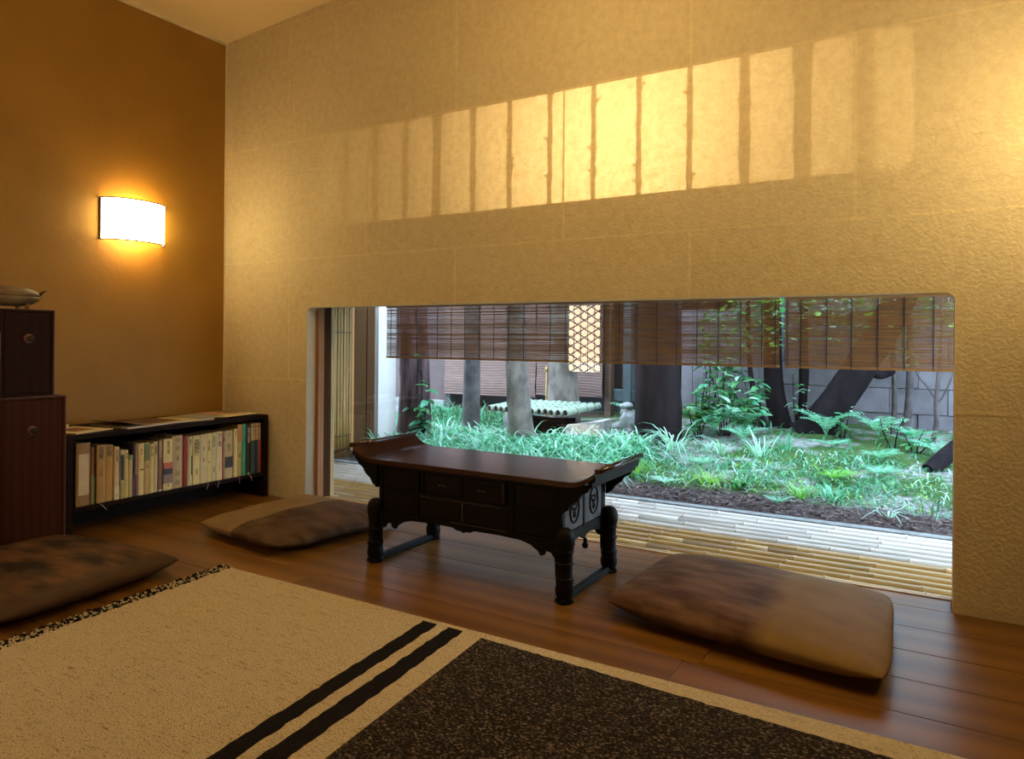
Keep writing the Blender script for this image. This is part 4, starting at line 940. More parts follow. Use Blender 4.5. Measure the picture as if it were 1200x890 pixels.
# ================================================================== GARDEN
def gz(x, y):
    t = min(max((y - 1.1) / 2.6, 0), 1); s = t * t * (3 - 2 * t)
    a = min(max((x - 0.2) / 2.2, 0), 1); A = 0.11 + 0.13 * a * a * (3 - 2 * a)
    n = noise.noise(Vector((x * 1.7, y * 1.7, 0))) * 0.02 + noise.noise(Vector((x * 7, y * 7, 2))) * 0.007
    return -0.004 + A * s + n * min(1, (y - 1.1) * 1.5)
def gmat():
    m, nt, b = new_mat('garden_ground'); v = coords(nt)
    n1 = noise_node(nt, v, 2.4, 4, 0.6); n2 = noise_node(nt, v, 60, 5, 0.7); n3 = noise_node(nt, v, 22, 5, 0.7)
    soil = ramp(nt, n2, [(0.35, (0.035, 0.022, 0.024)), (0.52, (0.085, 0.06, 0.06)), (0.72, (0.24, 0.19, 0.19))])
    moss = ramp(nt, n2, [(0.3, (0.035, 0.085, 0.02)), (0.7, (0.11, 0.19, 0.06))])
    pale = ramp(nt, n3, [(0.35, (0.16, 0.155, 0.16)), (0.7, (0.52, 0.52, 0.52))])
    sp = nt.nodes.new('ShaderNodeSeparateXYZ'); nt.links.new(v, sp.inputs[0])
    mr = nt.nodes.new('ShaderNodeMapRange'); mr.inputs['From Min'].default_value = 1.35; mr.inputs['From Max'].default_value = 1.75; nt.links.new(sp.outputs[1], mr.inputs['Value'])
    r1 = ramp(nt, n1, [(0.46, (0, 0, 0)), (0.56, (1, 1, 1))])
    mx1 = nt.nodes.new('ShaderNodeMix'); mx1.data_type = 'RGBA'; nt.links.new(r1, mx1.inputs['Factor']); nt.links.new(moss, mx1.inputs['A']); nt.links.new(pale, mx1.inputs['B'])
    ml = nt.nodes.new('ShaderNodeMath'); ml.operation = 'MULTIPLY_ADD'; ml.inputs[1].default_value = 0.7; nt.links.new(n3, ml.inputs[0]); nt.links.new(mr.outputs[0], ml.inputs[2])
    r2 = ramp(nt, ml.outputs[0], [(0.55, (0, 0, 0)), (0.85, (1, 1, 1))])
    mx2 = nt.nodes.new('ShaderNodeMix'); mx2.data_type = 'RGBA'; nt.links.new(r2, mx2.inputs['Factor']); nt.links.new(soil, mx2.inputs['A']); nt.links.new(mx1.outputs['Result'], mx2.inputs['B'])
    nt.links.new(mx2.outputs['Result'], b.inputs['Base Color']); b.inputs['Roughness'].default_value = 0.95; b.inputs['Specular IOR Level'].default_value = 0.2
    bump(nt, b, n2, 1.0, 0.03); return m
mb = MB(); NX, NY = 170, 110; gx0, gx1, gy0, gy1 = -2.6, 5.6, 1.116, 5.2
vs = []
for j in range(NY + 1):
    for i in range(NX + 1):
        x = gx0 + (gx1 - gx0) * i / NX; y = gy0 + (gy1 - gy0) * (j / NY) ** 1.4
        lump = (noise.noise(Vector((x * 25, y * 25, 5))) * 0.014 + noise.noise(Vector((x * 60, y * 60, 9))) * 0.006) * min(1, max(0, (y - 1.116) * 8)) * (1 if y < 1.7 else 0.35)
        vs.append((x, y, gz(x, y) + lump))
mb.add(vs, [(j * (NX + 1) + i, j * (NX + 1) + i + 1, (j + 1) * (NX + 1) + i + 1, (j + 1) * (NX + 1) + i) for j in range(NY) for i in range(NX)], 0, True)
gd = mb.build('garden_ground', gmat()); tag(gd, kind='structure')
# leaf litter and clods on the soil
mb = MB(); rl = random.Random(21)
for i in range(2200):
    x = rl.uniform(0.9, 4.1); y = 1.15 + abs(rl.gauss(0, 0.22)); z = gz(x, y) + rl.uniform(0.0, 0.014)
    a = rl.uniform(0, PI); L = rl.uniform(0.006, 0.026); w_ = L * rl.uniform(0.2, 0.5); c, s = math.cos(a), math.sin(a); t1, t2 = rl.uniform(-.006, .006), rl.uniform(-.004, .006)
    mb.add([(x - c * L, y - s * L, z + t1), (x - s * w_, y + c * w_, z + t2), (x + c * L, y + s * L, z - t1), (x + s * w_, y - c * w_, z + 0.004)], [(0, 1, 2, 3)])
tag(mb.build('leaf_litter', MAT['leaf_litter'], fix=False), 'scattered dead leaves and bark bits on the dark soil by the deck', 'leaf litter', kind='stuff')

# --- block wall on the right
bwall = tag(MB().box((2.20, 3.68, -0.05), (5.6, 3.78, 1.245)).build('garden_wall', MAT['curb']), kind='structure')
rk = random.Random(4)
for r_ in range(7):
    z0 = -0.052 + 0.2 * r_; x = 2.20 - (0.2 if r_ % 2 else 0)
    while x < 5.5:
        xa = max(x, 2.2); d = rk.uniform(0.0, 0.010)
        if rk.random() < 0.14: d += 0.018
        if x + 0.392 - xa > 0.05:
            MB().box((xa + 0.0015, 3.60 + d, z0 + 0.002), (x + 0.3985, 3.681, z0 + 0.198)).build('block', MAT['block'], bwall, bevel=0.004)
        x += 0.4
# boundary fence panels between trunk and block wall
fn = thing('board_fence', 'grey weathered board fence between the dark trunk and the block wall', 'fence', (1.95, 3.74, 0.1))
for k in range(5): MB().box((-0.28 + 0.106 * k, -0.01, 0), (-0.28 + 0.106 * k + 0.102, 0.012, 1.1)).build('board', MAT['block'], fn, bevel=0.002)
MB().box((-0.29, 0.013, 0.3), (0.26, 0.04, 0.36)).box((-0.29, 0.013, 0.85), (0.26, 0.04, 0.91)).build('rail', MAT['bark_grey'], fn)

# --- neighbouring building on the left
PURP = M('mauve_plaster', (0.10, 0.068, 0.066), (0.08, 0.052, 0.052), 5, 0.9)
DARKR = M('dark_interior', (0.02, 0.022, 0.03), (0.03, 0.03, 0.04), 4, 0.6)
bd = thing('outbuilding', 'low building behind the garden with rolled blinds and dark openings', 'building', (0.0, 4.0, 0))
MB().box((-2.6, 0.5, 0), (2.2, 0.6, 2.2)).build('back_wall', DARKR, bd)
MB().box((-2.5, -0.06, 0.20), (-1.19, 0.0, 2.2)).build('wall_panel', PURP, bd)
MB().box((-2.5, -0.12, 0.0), (-1.19, 0.02, 0.20)).build('stone_base', MAT['curb'], bd, bevel=0.01)
MB().box((-1.185, -0.09, 0.0), (-1.12, 0.03, 2.2)).build('post', MAT['bark_grey'], bd, bevel=0.004)
MB().box((0.80, -0.06, 0.0), (0.87, 0.03, 2.2)).build('post', MAT['beam'], bd, bevel=0.004)
TEAL = M('blue_grey_post', (0.045, 0.075, 0.085), (0.035, 0.055, 0.065), 8, 0.6)
MB().box((1.00, -0.05, 0.0), (1.08, 0.04, 2.2)).build('post', TEAL, bd, bevel=0.004)
MB().box((1.30, -0.05, 0.0), (1.42, 0.04, 2.2)).build('post', MAT['bark_dark'], bd, bevel=0.004)
MB().box((1.42, -0.04, 0.0), (2.2, 0.0, 2.2)).build('wall_panel', MAT['bark_dark'], bd)
MB().box((0.87, -0.02, 0.28), (1.30, 0.02, 0.42)).build('bench_rail', TEAL, bd, bevel=0.02)
MB().box((0.88, 0.2, 0.42), (1.0, 0.3, 0.72)).build('grey_box', PURP, bd, bevel=0.01)
MB().box((-2.6, -0.5, 2.2), (2.25, 0.6, 2.25)).build('roof_board', MAT['beam'], bd)
MB().box((-1.12, -0.02, 0.0), (0.80, 0.02, 0.14)).build('threshold', MAT['beam'], bd)
BLM = M('faded_blind_reeds', (0.20, 0.12, 0.10), (0.085, 0.05, 0.042), 10, 0.8, stretch=(0.6, 1, 26), lo=0.3, hi=0.7)
for (x0, x1, zb, lab) in ((-1.19, 0.02, 0.29, 'faded pinkish-brown roll blind on the outbuilding, left one behind two trunks'), (0.03, 0.80, 0.33, 'faded mauve roll blind on the outbuilding, right one above the well cover')):
    t = thing('roll_blind', lab, 'blind', ((x0 + x1) / 2, 3.89, zb), 0, 'roll blinds on the outbuilding'); h = (x1 - x0) / 2
    mb = MB(); nz = 120; vs = []
    for j in range(nz + 1):
        z = (2.0 - zb) * j / nz; yv = -0.012 * abs(math.sin(z * 14)) * (1 if z < 0.25 else 0.2) + (0.004 if j % 2 else 0)
        for i2 in range(13): vs.append((-h + 2 * h * i2 / 12, yv + 0.006 * math.sin(i2 * 1.3 + z * 9), z + 0.006 * math.sin(i2 * 0.9) * (1 if z < 0.3 else 0.3)))
    mb.add(vs, [(j * 13 + i2, j * 13 + i2 + 1, (j + 1) * 13 + i2 + 1, (j + 1) * 13 + i2) for j in range(nz) for i2 in range(12)])
    o = mb.build('reeds', BLM, t, fix=False); s = o.modifiers.new('th', 'SOLIDIFY'); s.thickness = 0.004; o['kind'] = 'stuff'
    MB().tube([(-h, -0.004, 0.0), (h, -0.004, 0.004)], 0.009, 8).build('bottom_roll', BLM, t)

# --- trees
def trunk_obj(t, name, pts, rads, mat, n=16, rough=0.05, ridge=0.0, fl=0):
    P = [Vector(p) for p in pts]; m = 14; pp = []; rr_ = []
    segs = len(P) - 1
    for i in range(segs * m + 1):
        s = i / m; k = min(int(s), segs - 1); u = s - k
        a, b = P[k], P[k + 1]; p0 = P[max(k - 1, 0)]; p3 = P[min(k + 2, segs)]
        pp.append(0.5 * ((2 * a) + (b - p0) * u + (2 * p0 - 5 * a + 4 * b - p3) * u * u + (3 * a - p0 - 3 * b + p3) * u ** 3))
        rr_.append(rads[k] + (rads[k + 1] - rads[k]) * u)
    mb = MB(); mb.tube(pp, rr_, n)
    ctr = {}
    for i, c in enumerate(pp):
        for k in range(n):
            v = Vector(mb.v[i * n + k]); d = v - c
            f = 1 + rough * noise.noise(v * 6) + 0.5 * rough * noise.noise(v * 17)
            if ridge: f += ridge * (noise.noise(Vector((k * 1.7, c.z * 1.6, 3.3))))
            if fl: f += fl * max(0, 1 - i / (len(pp) * 0.16)) ** 2 * (0.5 + 0.5 * math.sin(k * 2 * PI / n * 3 + 1))
            v = c + d * f; mb.v[i * n + k] = tuple(v)
    return mb.build(name, mat, t, fix=False)
def tree(label, base, pts, rads, mat, **k):
    t = thing('tree', label, 'tree', base); trunk_obj(t, 'trunk', pts, rads, mat, **k); return t
def G(x, y): return (x, y, gz(x, y) - 0.03)
tree('reddish trunk with deep fissured bark at the far left of the garden', G(-0.10, 1.96), [(0.0, 0, 0), (0.01, 0, 0.5), (-0.02, 0, 1.3), (-0.03, 0, 2.4)], [0.150, 0.125, 0.120, 0.11], MAT['bark_red'], n=40, ridge=0.14, fl=0.15)
tree('slim grey trunk in front of the left roll blind', G(0.22, 2.36), [(0.0, 0, 0), (0.0, 0, 0.5), (0.01, 0, 1.3), (0.0, 0, 2.4)], [0.085, 0.074, 0.070, 0.065], MAT['bark_grey'], n=20, fl=0.2)
tree('mottled pale grey trunk flaring at the base in front of the well', G(0.85, 2.14), [(0.02, 0, 0), (-0.01, 0, 0.28), (-0.045, 0, 0.7), (-0.06, 0.0, 1.3), (-0.09, 0, 2.4)], [0.125, 0.098, 0.088, 0.082, 0.075], MAT['bark_pale'], n=24, fl=0.35)
tree('massive nearly black trunk in the middle of the garden', G(1.83, 2.62), [(0.0, 0, 0), (-0.01, 0, 0.5), (0.0, 0, 1.3), (0.0, 0, 2.4)], [0.185, 0.178, 0.172, 0.16], MAT['bark_dark'], n=28, ridge=0.06)
tree('pale weathered trunk standing behind the well cover', G(0.62, 3.30), [(0.04, 0, 0), (0.02, 0, 0.5), (0.0, 0, 1.3), (0.0, 0, 2.2)], [0.17, 0.135, 0.125, 0.11], MAT['bark_pale'], n=20, ridge=0.08)
te = tree('dark medium trunk left of the leaning tree', G(2.62, 3.32), [(0.02, 0, 0), (-0.05, 0, 0.42), (-0.07, 0, 1.3), (-0.08, 0, 2.4)], [0.090, 0.074, 0.068, 0.06], MAT['bark_dark'], n=18, ridge=0.05)
tree('thin dark sapling stem leaning left beside the medium trunk', G(2.53, 3.15), [(0.02, 0, 0), (-0.04, 0, 0.2), (-0.11, 0, 0.5), (-0.13, 0, 1.2), (-0.10, 0, 1.9)], [0.034, 0.024, 0.020, 0.017, 0.012], MAT['bark_dark'], n=8)
tree('thin dark upright trunk between the medium trunk and the leaning tree', G(2.76, 3.36), [(0.0, 0, 0), (0.03, 0, 0.25), (0.035, 0, 0.5), (0.03, 0, 1.3), (0.0, 0, 2.2)], [0.042, 0.034, 0.036, 0.030, 0.025], MAT['bark_dark'], n=10, rough=0.15)
tl = tree('thick dark trunk leaning steeply to the right with mossy foot', G(2.93, 3.12), [(-0.05, 0.0, 0), (0.08, 0.0, 0.20), (0.25, 0.0, 0.47), (0.50, 0.05, 0.95), (0.80, 0.1, 1.6)], [0.150, 0.122, 0.115, 0.11, 0.09], MAT['bark_dark'], n=24, ridge=0.05, fl=0.25)
trunk_obj(tl, 'branch', [(0.30, 0.0, 0.58), (0.42, 0.06, 0.50), (0.52, 0.10, 0.53)], [0.05, 0.035, 0.02], MAT['bark_dark'], n=10)
MAT['mosspatch'] = M('moss_on_bark', (0.06, 0.12, 0.03), (0.03, 0.07, 0.02), 40, 0.95, bmp=0.8, bscale=140)
mb = MB(); mb.lathe([(0.01, 0.03), (0.06, 0.026), (0.11, 0.012), (0.14, -0.01)], (-0.02, -0.10, 0.02), 20, 0, 1.5, 0.7); mb.build('moss_mound', MAT['mosspatch'], tl)
ts1 = tree('thin pale sapling with a leafy top, left of the pair by the block wall', G(3.44, 3.28), [(0.0, 0, 0), (0.01, 0, 0.3), (0.0, 0, 0.6), (-0.02, 0, 1.2)], [0.020, 0.018, 0.017, 0.012], MAT['stem'], n=8)
ts2 = tree('slightly thicker pale sapling curving up beside the thin one', G(3.52, 3.30), [(-0.01, 0, 0), (0.02, 0, 0.22), (0.03, 0, 0.55), (0.02, 0, 1.2)], [0.036, 0.029, 0.026, 0.02], MAT['stem'], n=10)
ts3 = tree('thin pale forked sapling near the right edge of the window', G(3.69, 3.02), [(0.0, 0, 0), (0.03, 0, 0.18), (0.03, 0, 0.36), (0.06, 0, 0.8), (0.05, 0, 1.2)], [0.018, 0.016, 0.015, 0.013, 0.010], MAT['stem'], n=8)
trunk_obj(ts3, 'branch', [(0.03, 0, 0.34), (-0.02, 0, 0.43), (-0.10, 0, 0.55), (-0.14, 0, 0.75)], [0.009, 0.007, 0.006, 0.004], MAT['stem'], n=6)
trunk_obj(ts3, 'branch', [(0.03, 0, 0.30), (0.10, 0, 0.45), (0.16, 0, 0.65)], [0.009, 0.007, 0.005], MAT['stem'], n=6)
lg = thing('log', 'weathered grey log lying at a slant at the right edge of the garden', 'log', G(3.68, 2.36))
trunk_obj(lg, 'log_body', [(0.0, 0.0, 0.03), (0.10, 0.1, 0.13), (0.28, 0.25, 0.29)], [0.050, 0.052, 0.048], MAT['bark_dark'], n=14)

# --- well: stone blocks, dark body for the shade beneath, bamboo cover
ws = thing('well_kerb', 'low pale stone block supporting the bamboo well cover', 'stone', (1.13, 2.70, gz(1.13, 2.7)))
def rough_block(mb, a, b, seed, j=0.012, top=None):
    rq = random.Random(seed); n = 6; vs = []; idx = {}
    bm = bmesh.new(); bmesh.ops.create_cube(bm, size=1); bmesh.ops.subdivide_edges(bm, edges=bm.edges, cuts=4, use_grid_fill=True)
    for v in bm.verts:
        p = Vector([a[k] + (b[k] - a[k]) * (v.co[k] + 0.5) for k in range(3)])
        if top: p.z = a[2] + (p.z - a[2]) * top(p.x)
        p += Vector((noise.noise(p * 9 + Vector((seed, 0, 0))), noise.noise(p * 9 + Vector((0, seed, 0))), noise.noise(p * 9))) * j
        vs.append(p)
    bm.verts.index_update(); mb.add(vs, [[v.index for v in f.verts] for f in bm.faces], 0, False); bm.free(); return mb
rough_block(MB(), (-0.10, -0.10, -0.05), (0.20, 0.16, 0.140), 3, top=lambda x: 0.68 + 0.95 * (x + 0.13)).build('stone_and_shade_block', MAT['stone'], ws, bevel=0)
rough_block(MB(), (-0.80, 0.02, -0.05), (-0.72, 0.25, 0.14), 7).build('stone_and_shade_block', MAT['stone'], ws)
rough_block(MB(), (-0.71, 0.02, -0.05), (-0.14, 0.16, 0.12), 9).build('stone_and_shade_block', MAT['bark_dark'], ws)  # dark body: the shade under the cover is put into its colour
wc = thing('well_cover', 'slanting cover of short green bamboo poles lashed side by side', 'well cover', (0.70, 2.62, 0.27))
for k in range(13):
    x = -0.40 + k * 0.0625
    a = Vector((x - 0.005, -0.08 + 0.010 * math.sin(k * 1.7), 0.026 + 0.003 * math.sin(k * 2.3))); d = Vector((0.13, 0.40, 0.040))
    mb = MB(); pts = []; rad = []
    for u in (0, 0.02, 0.26, 0.285, 0.31, 0.55, 0.575, 0.60, 0.80, 0.825, 0.85, 1.0):
        pts.append(a + d * u); rad.append(0.0285 * (0.97 if u in (0.285, 0.575, 0.825) else 1.0))
    mb.tube(pts, rad, 14); o = mb.build('bamboo_pole', MAT['bamboo_green'], wc, fix=False)
    dn = d.normalized()
    e = MB(); e.tube([a - dn * 0.0020, a + dn * 0.001], 0.0285, 14, 0); e.tube([a - dn * 0.0030, a - dn * 0.0021], 0.0225, 14, 1); e.build('cut_end', [MAT['bamboo_end'], MAT['bamboo_in']], o)
    nb = MB()
    for u in (0.285, 0.575, 0.825): nb.tube([a + d * (u - 0.006), a + d * (u + 0.006)], 0.0291, 14)
    nb.build('node_band', MAT['bark_dark'], o)

# --- stone statue
st = thing('stone_statue', 'small weathered granite statue of a crouching capped figure beside the well', 'statue', (1.565, 2.66, gz(1.565, 2.66)))
def blobs(parts, name, mat, parent, vox=0.008):
    bm = bmesh.new()
    for (c, r) in parts:
        mt = Matrix.Translation(c) @ Matrix.Diagonal((*r, 1)); bmesh.ops.create_uvsphere(bm, u_segments=20, v_segments=12, radius=1, matrix=mt)
    me = bpy.data.meshes.new(name); bm.to_mesh(me); bm.free(); me.materials.append(mat)
    o = link(name, me, parent); r_ = o.modifiers.new('r', 'REMESH'); r_.mode = 'VOXEL'; r_.voxel_size = vox; r_.use_smooth_shade = True
    s = o.modifiers.new('s', 'SMOOTH'); s.iterations = 4; s.factor = 0.6
    return o
blobs([((0.01, 0, 0.06), (0.085, 0.08, 0.07)), ((0.028, 0.0, 0.13), (0.078, 0.075, 0.085)), ((0.014, 0, 0.175), (0.064, 0.070, 0.050)), ((-0.020, 0, 0.222), (0.046, 0.048, 0.050)), ((-0.056, 0, 0.206), (0.022, 0.026, 0.020)), ((-0.055, -0.03, 0.07), (0.045, 0.03, 0.065)), ((-0.055, 0.035, 0.07), (0.045, 0.03, 0.065)), ((-0.020, -0.070, 0.14), (0.032, 0.026, 0.065)), ((-0.050, -0.048, 0.105), (0.045, 0.024, 0.026)), ((-0.020, 0.07, 0.14), (0.032, 0.026, 0.065)), ((-0.090, -0.025, 0.02), (0.035, 0.025, 0.02)), ((-0.090, 0.03, 0.02), (0.035, 0.025, 0.02)), ((-0.018, -0.048, 0.215), (0.012, 0.010, 0.018))], 'body', MAT['statue'], st)
blobs([((-0.020, 0, 0.262), (0.062, 0.060, 0.026)), ((-0.012, 0, 0.274), (0.044, 0.044, 0.022))], 'cap', MAT['statue'], st)
for s in (-1, 1): MB().lathe([(0.001, -0.004), (0.005, 0), (0.001, 0.004)], (-0.062, s * 0.018, 0.228), 8).build('eye', MAT['iron'], st)
tag(rough_block(MB(), (1.40, 2.52, gz(1.5, 2.6) - 0.04), (1.72, 2.82, gz(1.5, 2.6) - 0.002), 13).build('statue_slab', MAT['curb']), 'flat grey stone under the crouching statue', 'stone')
for (x, y, sx, sy, h, lab) in ((2.55, 2.28, 0.14, 0.10, 0.0, 'flat grey stone half hidden by grass in the middle of the garden'),):
    z = gz(x, y); tag(rough_block(MB(), (x - sx, y - sy, z - 0.04), (x + sx, y + sy, z + h * 0.5), 31, 0.012).build('flat_stone', MAT['curb']), lab, 'stone')
# bamboo stake
tag(MB().tube([(0.46, 3.3, 0.05), (0.47, 3.3, 0.62)], 0.010, 8).lathe([(0.004, 0.60), (0.022, 0.615), (0.020, 0.64), (0.004, 0.66)], (0.47, 3.3, 0), 8).build('garden_stake', MAT['bamboo']), 'thin yellow bamboo stake left of the pale trunk', 'stake')

# --- plants
def blade(mb, base, ang, L, w_, droop, up=1.0, seg=5, mi=0):
    c, s = math.cos(ang), math.sin(ang); vs = []
    for k in range(seg + 1):
        u = k / seg; out = L * (0.25 * u + 0.75 * u * u * droop); h = L * (up * u - 0.75 * droop * u * u * u)
        ww = w_ * (0.6 + 0.8 * u * (1 - u) * 2) * (1 - u ** 4) + 0.0003
        x = base[0] + c * out; y = base[1] + s * out; z = base[2] + max(h, 0.0)
        vs += [(x - s * ww, y + c * ww, z), (x + s * ww, y - c * ww, z)]
    mb.add(vs, [(2 * k, 2 * k + 1, 2 * k + 3, 2 * k + 2) for k in range(seg)], mi, True)
def clump_mesh(n, L, w_, spread, droop, rnd_):
    mb = MB()
    for i in range(n):
        a = rnd_.uniform(0, 2 * PI); r = rnd_.uniform(0, spread)
        blade(mb, (r * math.cos(a), r * math.sin(a), -0.01), a + rnd_.uniform(-0.7, 0.7), L * rnd_.uniform(0.6, 1.15), w_ * rnd_.uniform(0.7, 1.2), droop * rnd_.uniform(0.5, 1.2), rnd_.uniform(0.75, 1.0))
    return mb
rg = random.Random(77)
# dense liriope bed, uncountable
mb = MB()
def bed(n, fx, fy, L0, L1, w0, mi):
    for i in range(n):
        x = fx(); y = fy(x); 
        blade(mb, (x, y, gz(x, y) - 0.01), rg.uniform(0, 2 * PI), rg.uniform(L0, L1), w0 * rg.uniform(0.7, 1.3), rg.uniform(0.4, 1.2), rg.uniform(0.6, 1.0), 4, mi)
bed(900, lambda: rg.uniform(-1.2, 0.25), lambda x: rg.uniform(2.3, 3.7), 0.10, 0.26, 0.007, 3)
bed(700, lambda: rg.uniform(-1.2, 0.25), lambda x: rg.uniform(2.3, 3.7), 0.10, 0.26, 0.006, 0)
bed(2600, lambda: rg.uniform(-0.08, 1.9), lambda x: rg.triangular(1.35, 2.35, 1.8) , 0.15, 0.34, 0.0070, 0)
bed(1500, lambda: rg.uniform(-0.08, 1.9), lambda x: rg.uniform(1.35, 2.35), 0.12, 0.28, 0.0065, 3)
bed(2400, lambda: rg.uniform(-0.08, 1.9), lambda x: rg.uniform(1.4, 2.35), 0.16, 0.34, 0.0070, 2)
bed(900, lambda: rg.gauss(1.35, 0.22), lambda x: rg.gauss(1.95, 0.14), 0.06, 0.13, 0.004, 1)
tag(mb.build('grass', [MAT['grass'], MAT['grass_lime'], MAT['grass_pale'], MAT['leaf_dark']], fix=False), 'dense bed of arching blue-green grass behind the low table', 'grass', kind='stuff')
mb = MB()
bed(900, lambda: rg.uniform(1.9, 3.5), lambda x: rg.triangular(1.5, 2.7, 1.9), 0.05, 0.13, 0.0036, 0)
bed(500, lambda: rg.uniform(1.9, 3.9), lambda x: rg.uniform(1.5, 2.5), 0.05, 0.12, 0.0040, 2)
bed(500, lambda: rg.uniform(1.9, 3.7), lambda x: rg.uniform(1.5, 2.4), 0.04, 0.09, 0.0036, 1)
bed(350, lambda: rg.uniform(3.1, 4.3), lambda x: rg.uniform(1.4, 2.6), 0.05, 0.12, 0.003, 0)
bed(350, lambda: rg.uniform(1.95, 3.9), lambda x: rg.uniform(2.4, 3.3), 0.05, 0.14, 0.004, 0)
bed(500, lambda: rg.uniform(1.95, 3.9), lambda x: rg.uniform(1.5, 2.4), 0.05, 0.13, 0.0045, 3)
tag(mb.build('grass', [MAT['grass'], MAT['grass_lime'], MAT['grass_pale'], MAT['leaf_dark']], fix=False), 'thin low grass scattered over the right half of the garden', 'grass', kind='stuff')

def grass_clump(lab, x, y, n, L, w_, spread, droop, mat, grp=None, dark=None):
    o = clump_mesh(n, L, w_, spread, droop, rg).build('grass_clump', mat, None, (x, y, gz(x, y)), fix=False); tag(o, lab, 'grass', grp); return o
grass_clump('big grass clump with long arching pale blades against the dark trunk', 2.06, 2.30, 26, 0.40, 0.0050, 0.05, 1.15, MAT['grass_pale'])
grass_clump('lime green upright clump at the soil edge right of the table end', 2.02, 1.62, 70, 0.17, 0.0040, 0.09, 0.6, MAT['grass_lime'])
grass_clump('blue-green clump left of the lime clump near the table end', 1.78, 1.60, 50, 0.17, 0.0042, 0.09, 0.8, MAT['grass'])
grass_clump('yellow-green clump with curled blades in the middle of the soil edge', 2.50, 1.62, 34, 0.16, 0.0050, 0.05, 1.0, MAT['grass_lime'])
grass_clump('dark green broad-bladed clump right of the curled yellow-green one', 2.70, 1.60, 26, 0.15, 0.0075, 0.06, 0.7, MAT['leaf'])
grass_clump('pale tall clump with straight blades before the medium dark trunk', 2.66, 2.35, 24, 0.26, 0.0042, 0.06, 0.45, MAT['grass_pale'])
grass_clump('loose clump of crossed blades beside the mossy foot of the leaning tree', 2.80, 2.55, 22, 0.22, 0.0045, 0.07, 0.6, MAT['grass'])
grass_clump('single tuft with one long bent blade in the centre of the garden', 2.40, 2.30, 12, 0.26, 0.0060, 0.02, 0.8, MAT['grass_pale'])
grass_clump('green tuft with dark curled leaf on the pale ground at right', 3.05, 1.55, 40, 0.12, 0.0050, 0.07, 0.7, MAT['leaf_lime'])
grass_clump('blue-green tuft right of the dark curled leaf', 3.22, 1.60, 36, 0.14, 0.0042, 0.06, 0.7, MAT['grass'])
grass_clump('small dark stalks standing in the soil near the right window edge', 3.70, 1.50, 16, 0.13, 0.0024, 0.10, 0.1, MAT['leaf_dark'])
grass_clump('pale arching tuft at the right window edge', 3.50, 1.34, 8, 0.17, 0.0040, 0.02, 1.2, MAT['grass_pale'])
grass_clump('bushy blue-green clump right behind the left end of the table', 0.55, 1.55, 80, 0.20, 0.0050, 0.12, 0.8, MAT['grass'])
grass_clump('bushy clump of wide pale blades in front of the flared trunk', 0.92, 1.95, 60, 0.22, 0.0060, 0.12, 0.8, MAT['grass_pale'])
grass_clump('clump of upright blades at the foot of the slim grey trunk', 0.18, 2.15, 50, 0.24, 0.0050, 0.12, 0.7, MAT['grass'])
grass_clump('mixed green clump below the statue', 1.48, 2.25, 50, 0.15, 0.0045, 0.10, 0.8, MAT['grass_lime'])
grass_clump('blue-green clump in front of the pale stone block', 1.15, 2.25, 60, 0.17, 0.0045, 0.11, 0.8, MAT['grass'])

def fern_thing(lab, x, y, nf, L, mat, tilt=0.5, seed=0, a0=0, a1=2 * PI, z=0):
    t = thing('fern', lab, 'fern', (x, y, gz(x, y) + z)); rf = random.Random(seed)
    for f in range(nf):
        a = a0 + (a1 - a0) * (f + rf.uniform(0.2, 0.8)) / nf; LL = L * rf.uniform(0.75, 1.1); c, s = math.cos(a), math.sin(a)
        mb = MB(); pts = []
        for k in range(11):
            u = k / 10; pts.append(Vector((c * LL * (0.25 * u + 0.5 * u * u), s * LL * (0.25 * u + 0.5 * u * u), LL * tilt * (2.0 * u - 1.15 * u * u))))
        mb.tube(pts, [0.0018 * (1 - 0.07 * k) for k in range(11)], 4)
        N = 11
        for k in range(1, N):
            u = 0.18 + 0.80 * k / N; q = u * 10; i0 = int(min(q, 9)); p = pts[i0].lerp(pts[i0 + 1], q - i0); d = (pts[i0 + 1] - pts[i0]).normalized()
            side = d.cross(Vector((0, 0, 1))).normalized(); wl_ = LL * 0.27 * math.sin(PI * min(1, (1.02 - u) * 1.05 + 0.06)) ** 0.8
            for sg in (-1, 1):
                tip = p + side * sg * wl_ + d * wl_ * 0.35 - Vector((0, 0, wl_ * 0.18)); w3 = LL * 0.024
                m_ = p.lerp(tip, 0.45)
                mb.add([p, m_ + d * w3, tip, m_ - d * w3], [(0, 1, 2), (0, 2, 3)])
        mb.build('frond', mat, t, fix=False)
    return t
fern_thing('large fern at the foot of the leaning trunk', 3.02, 2.90, 8, 0.34, MAT['fern'], 0.65, 1, z=0.02)
fern_thing('pale blue-green fern on the soil before the leaning trunk', 3.08, 2.72, 5, 0.22, MAT['fern'], 0.25, 2)
fern_thing('fern below the pair of pale saplings', 3.36, 2.98, 7, 0.30, MAT['fern'], 0.6, 3, z=0.03)
fern_thing('broad fern right of the pale saplings', 3.58, 2.85, 7, 0.28, MAT['fern'], 0.5, 4, z=0.03)
fern_thing('fern at the right window edge beside the log', 3.74, 2.62, 6, 0.25, MAT['fern'], 0.5, 5)
fern_thing('small fern on the soil edge in front of the deck', 2.96, 1.33, 5, 0.13, MAT['fern'], 0.4, 6)
fern_thing('silvery fern on the soil near the lime clump', 2.26, 1.50, 7, 0.16, MAT['grass_pale'], 0.35, 7)
fern_thing('light green fern in the middle of the pale ground', 3.18, 1.95, 7, 0.20, MAT['leaf_lime'], 0.35, 8)
fern_thing('flat fern right of the dark curled leaf', 3.42, 2.15, 6, 0.22, MAT['fern'], 0.25, 9)
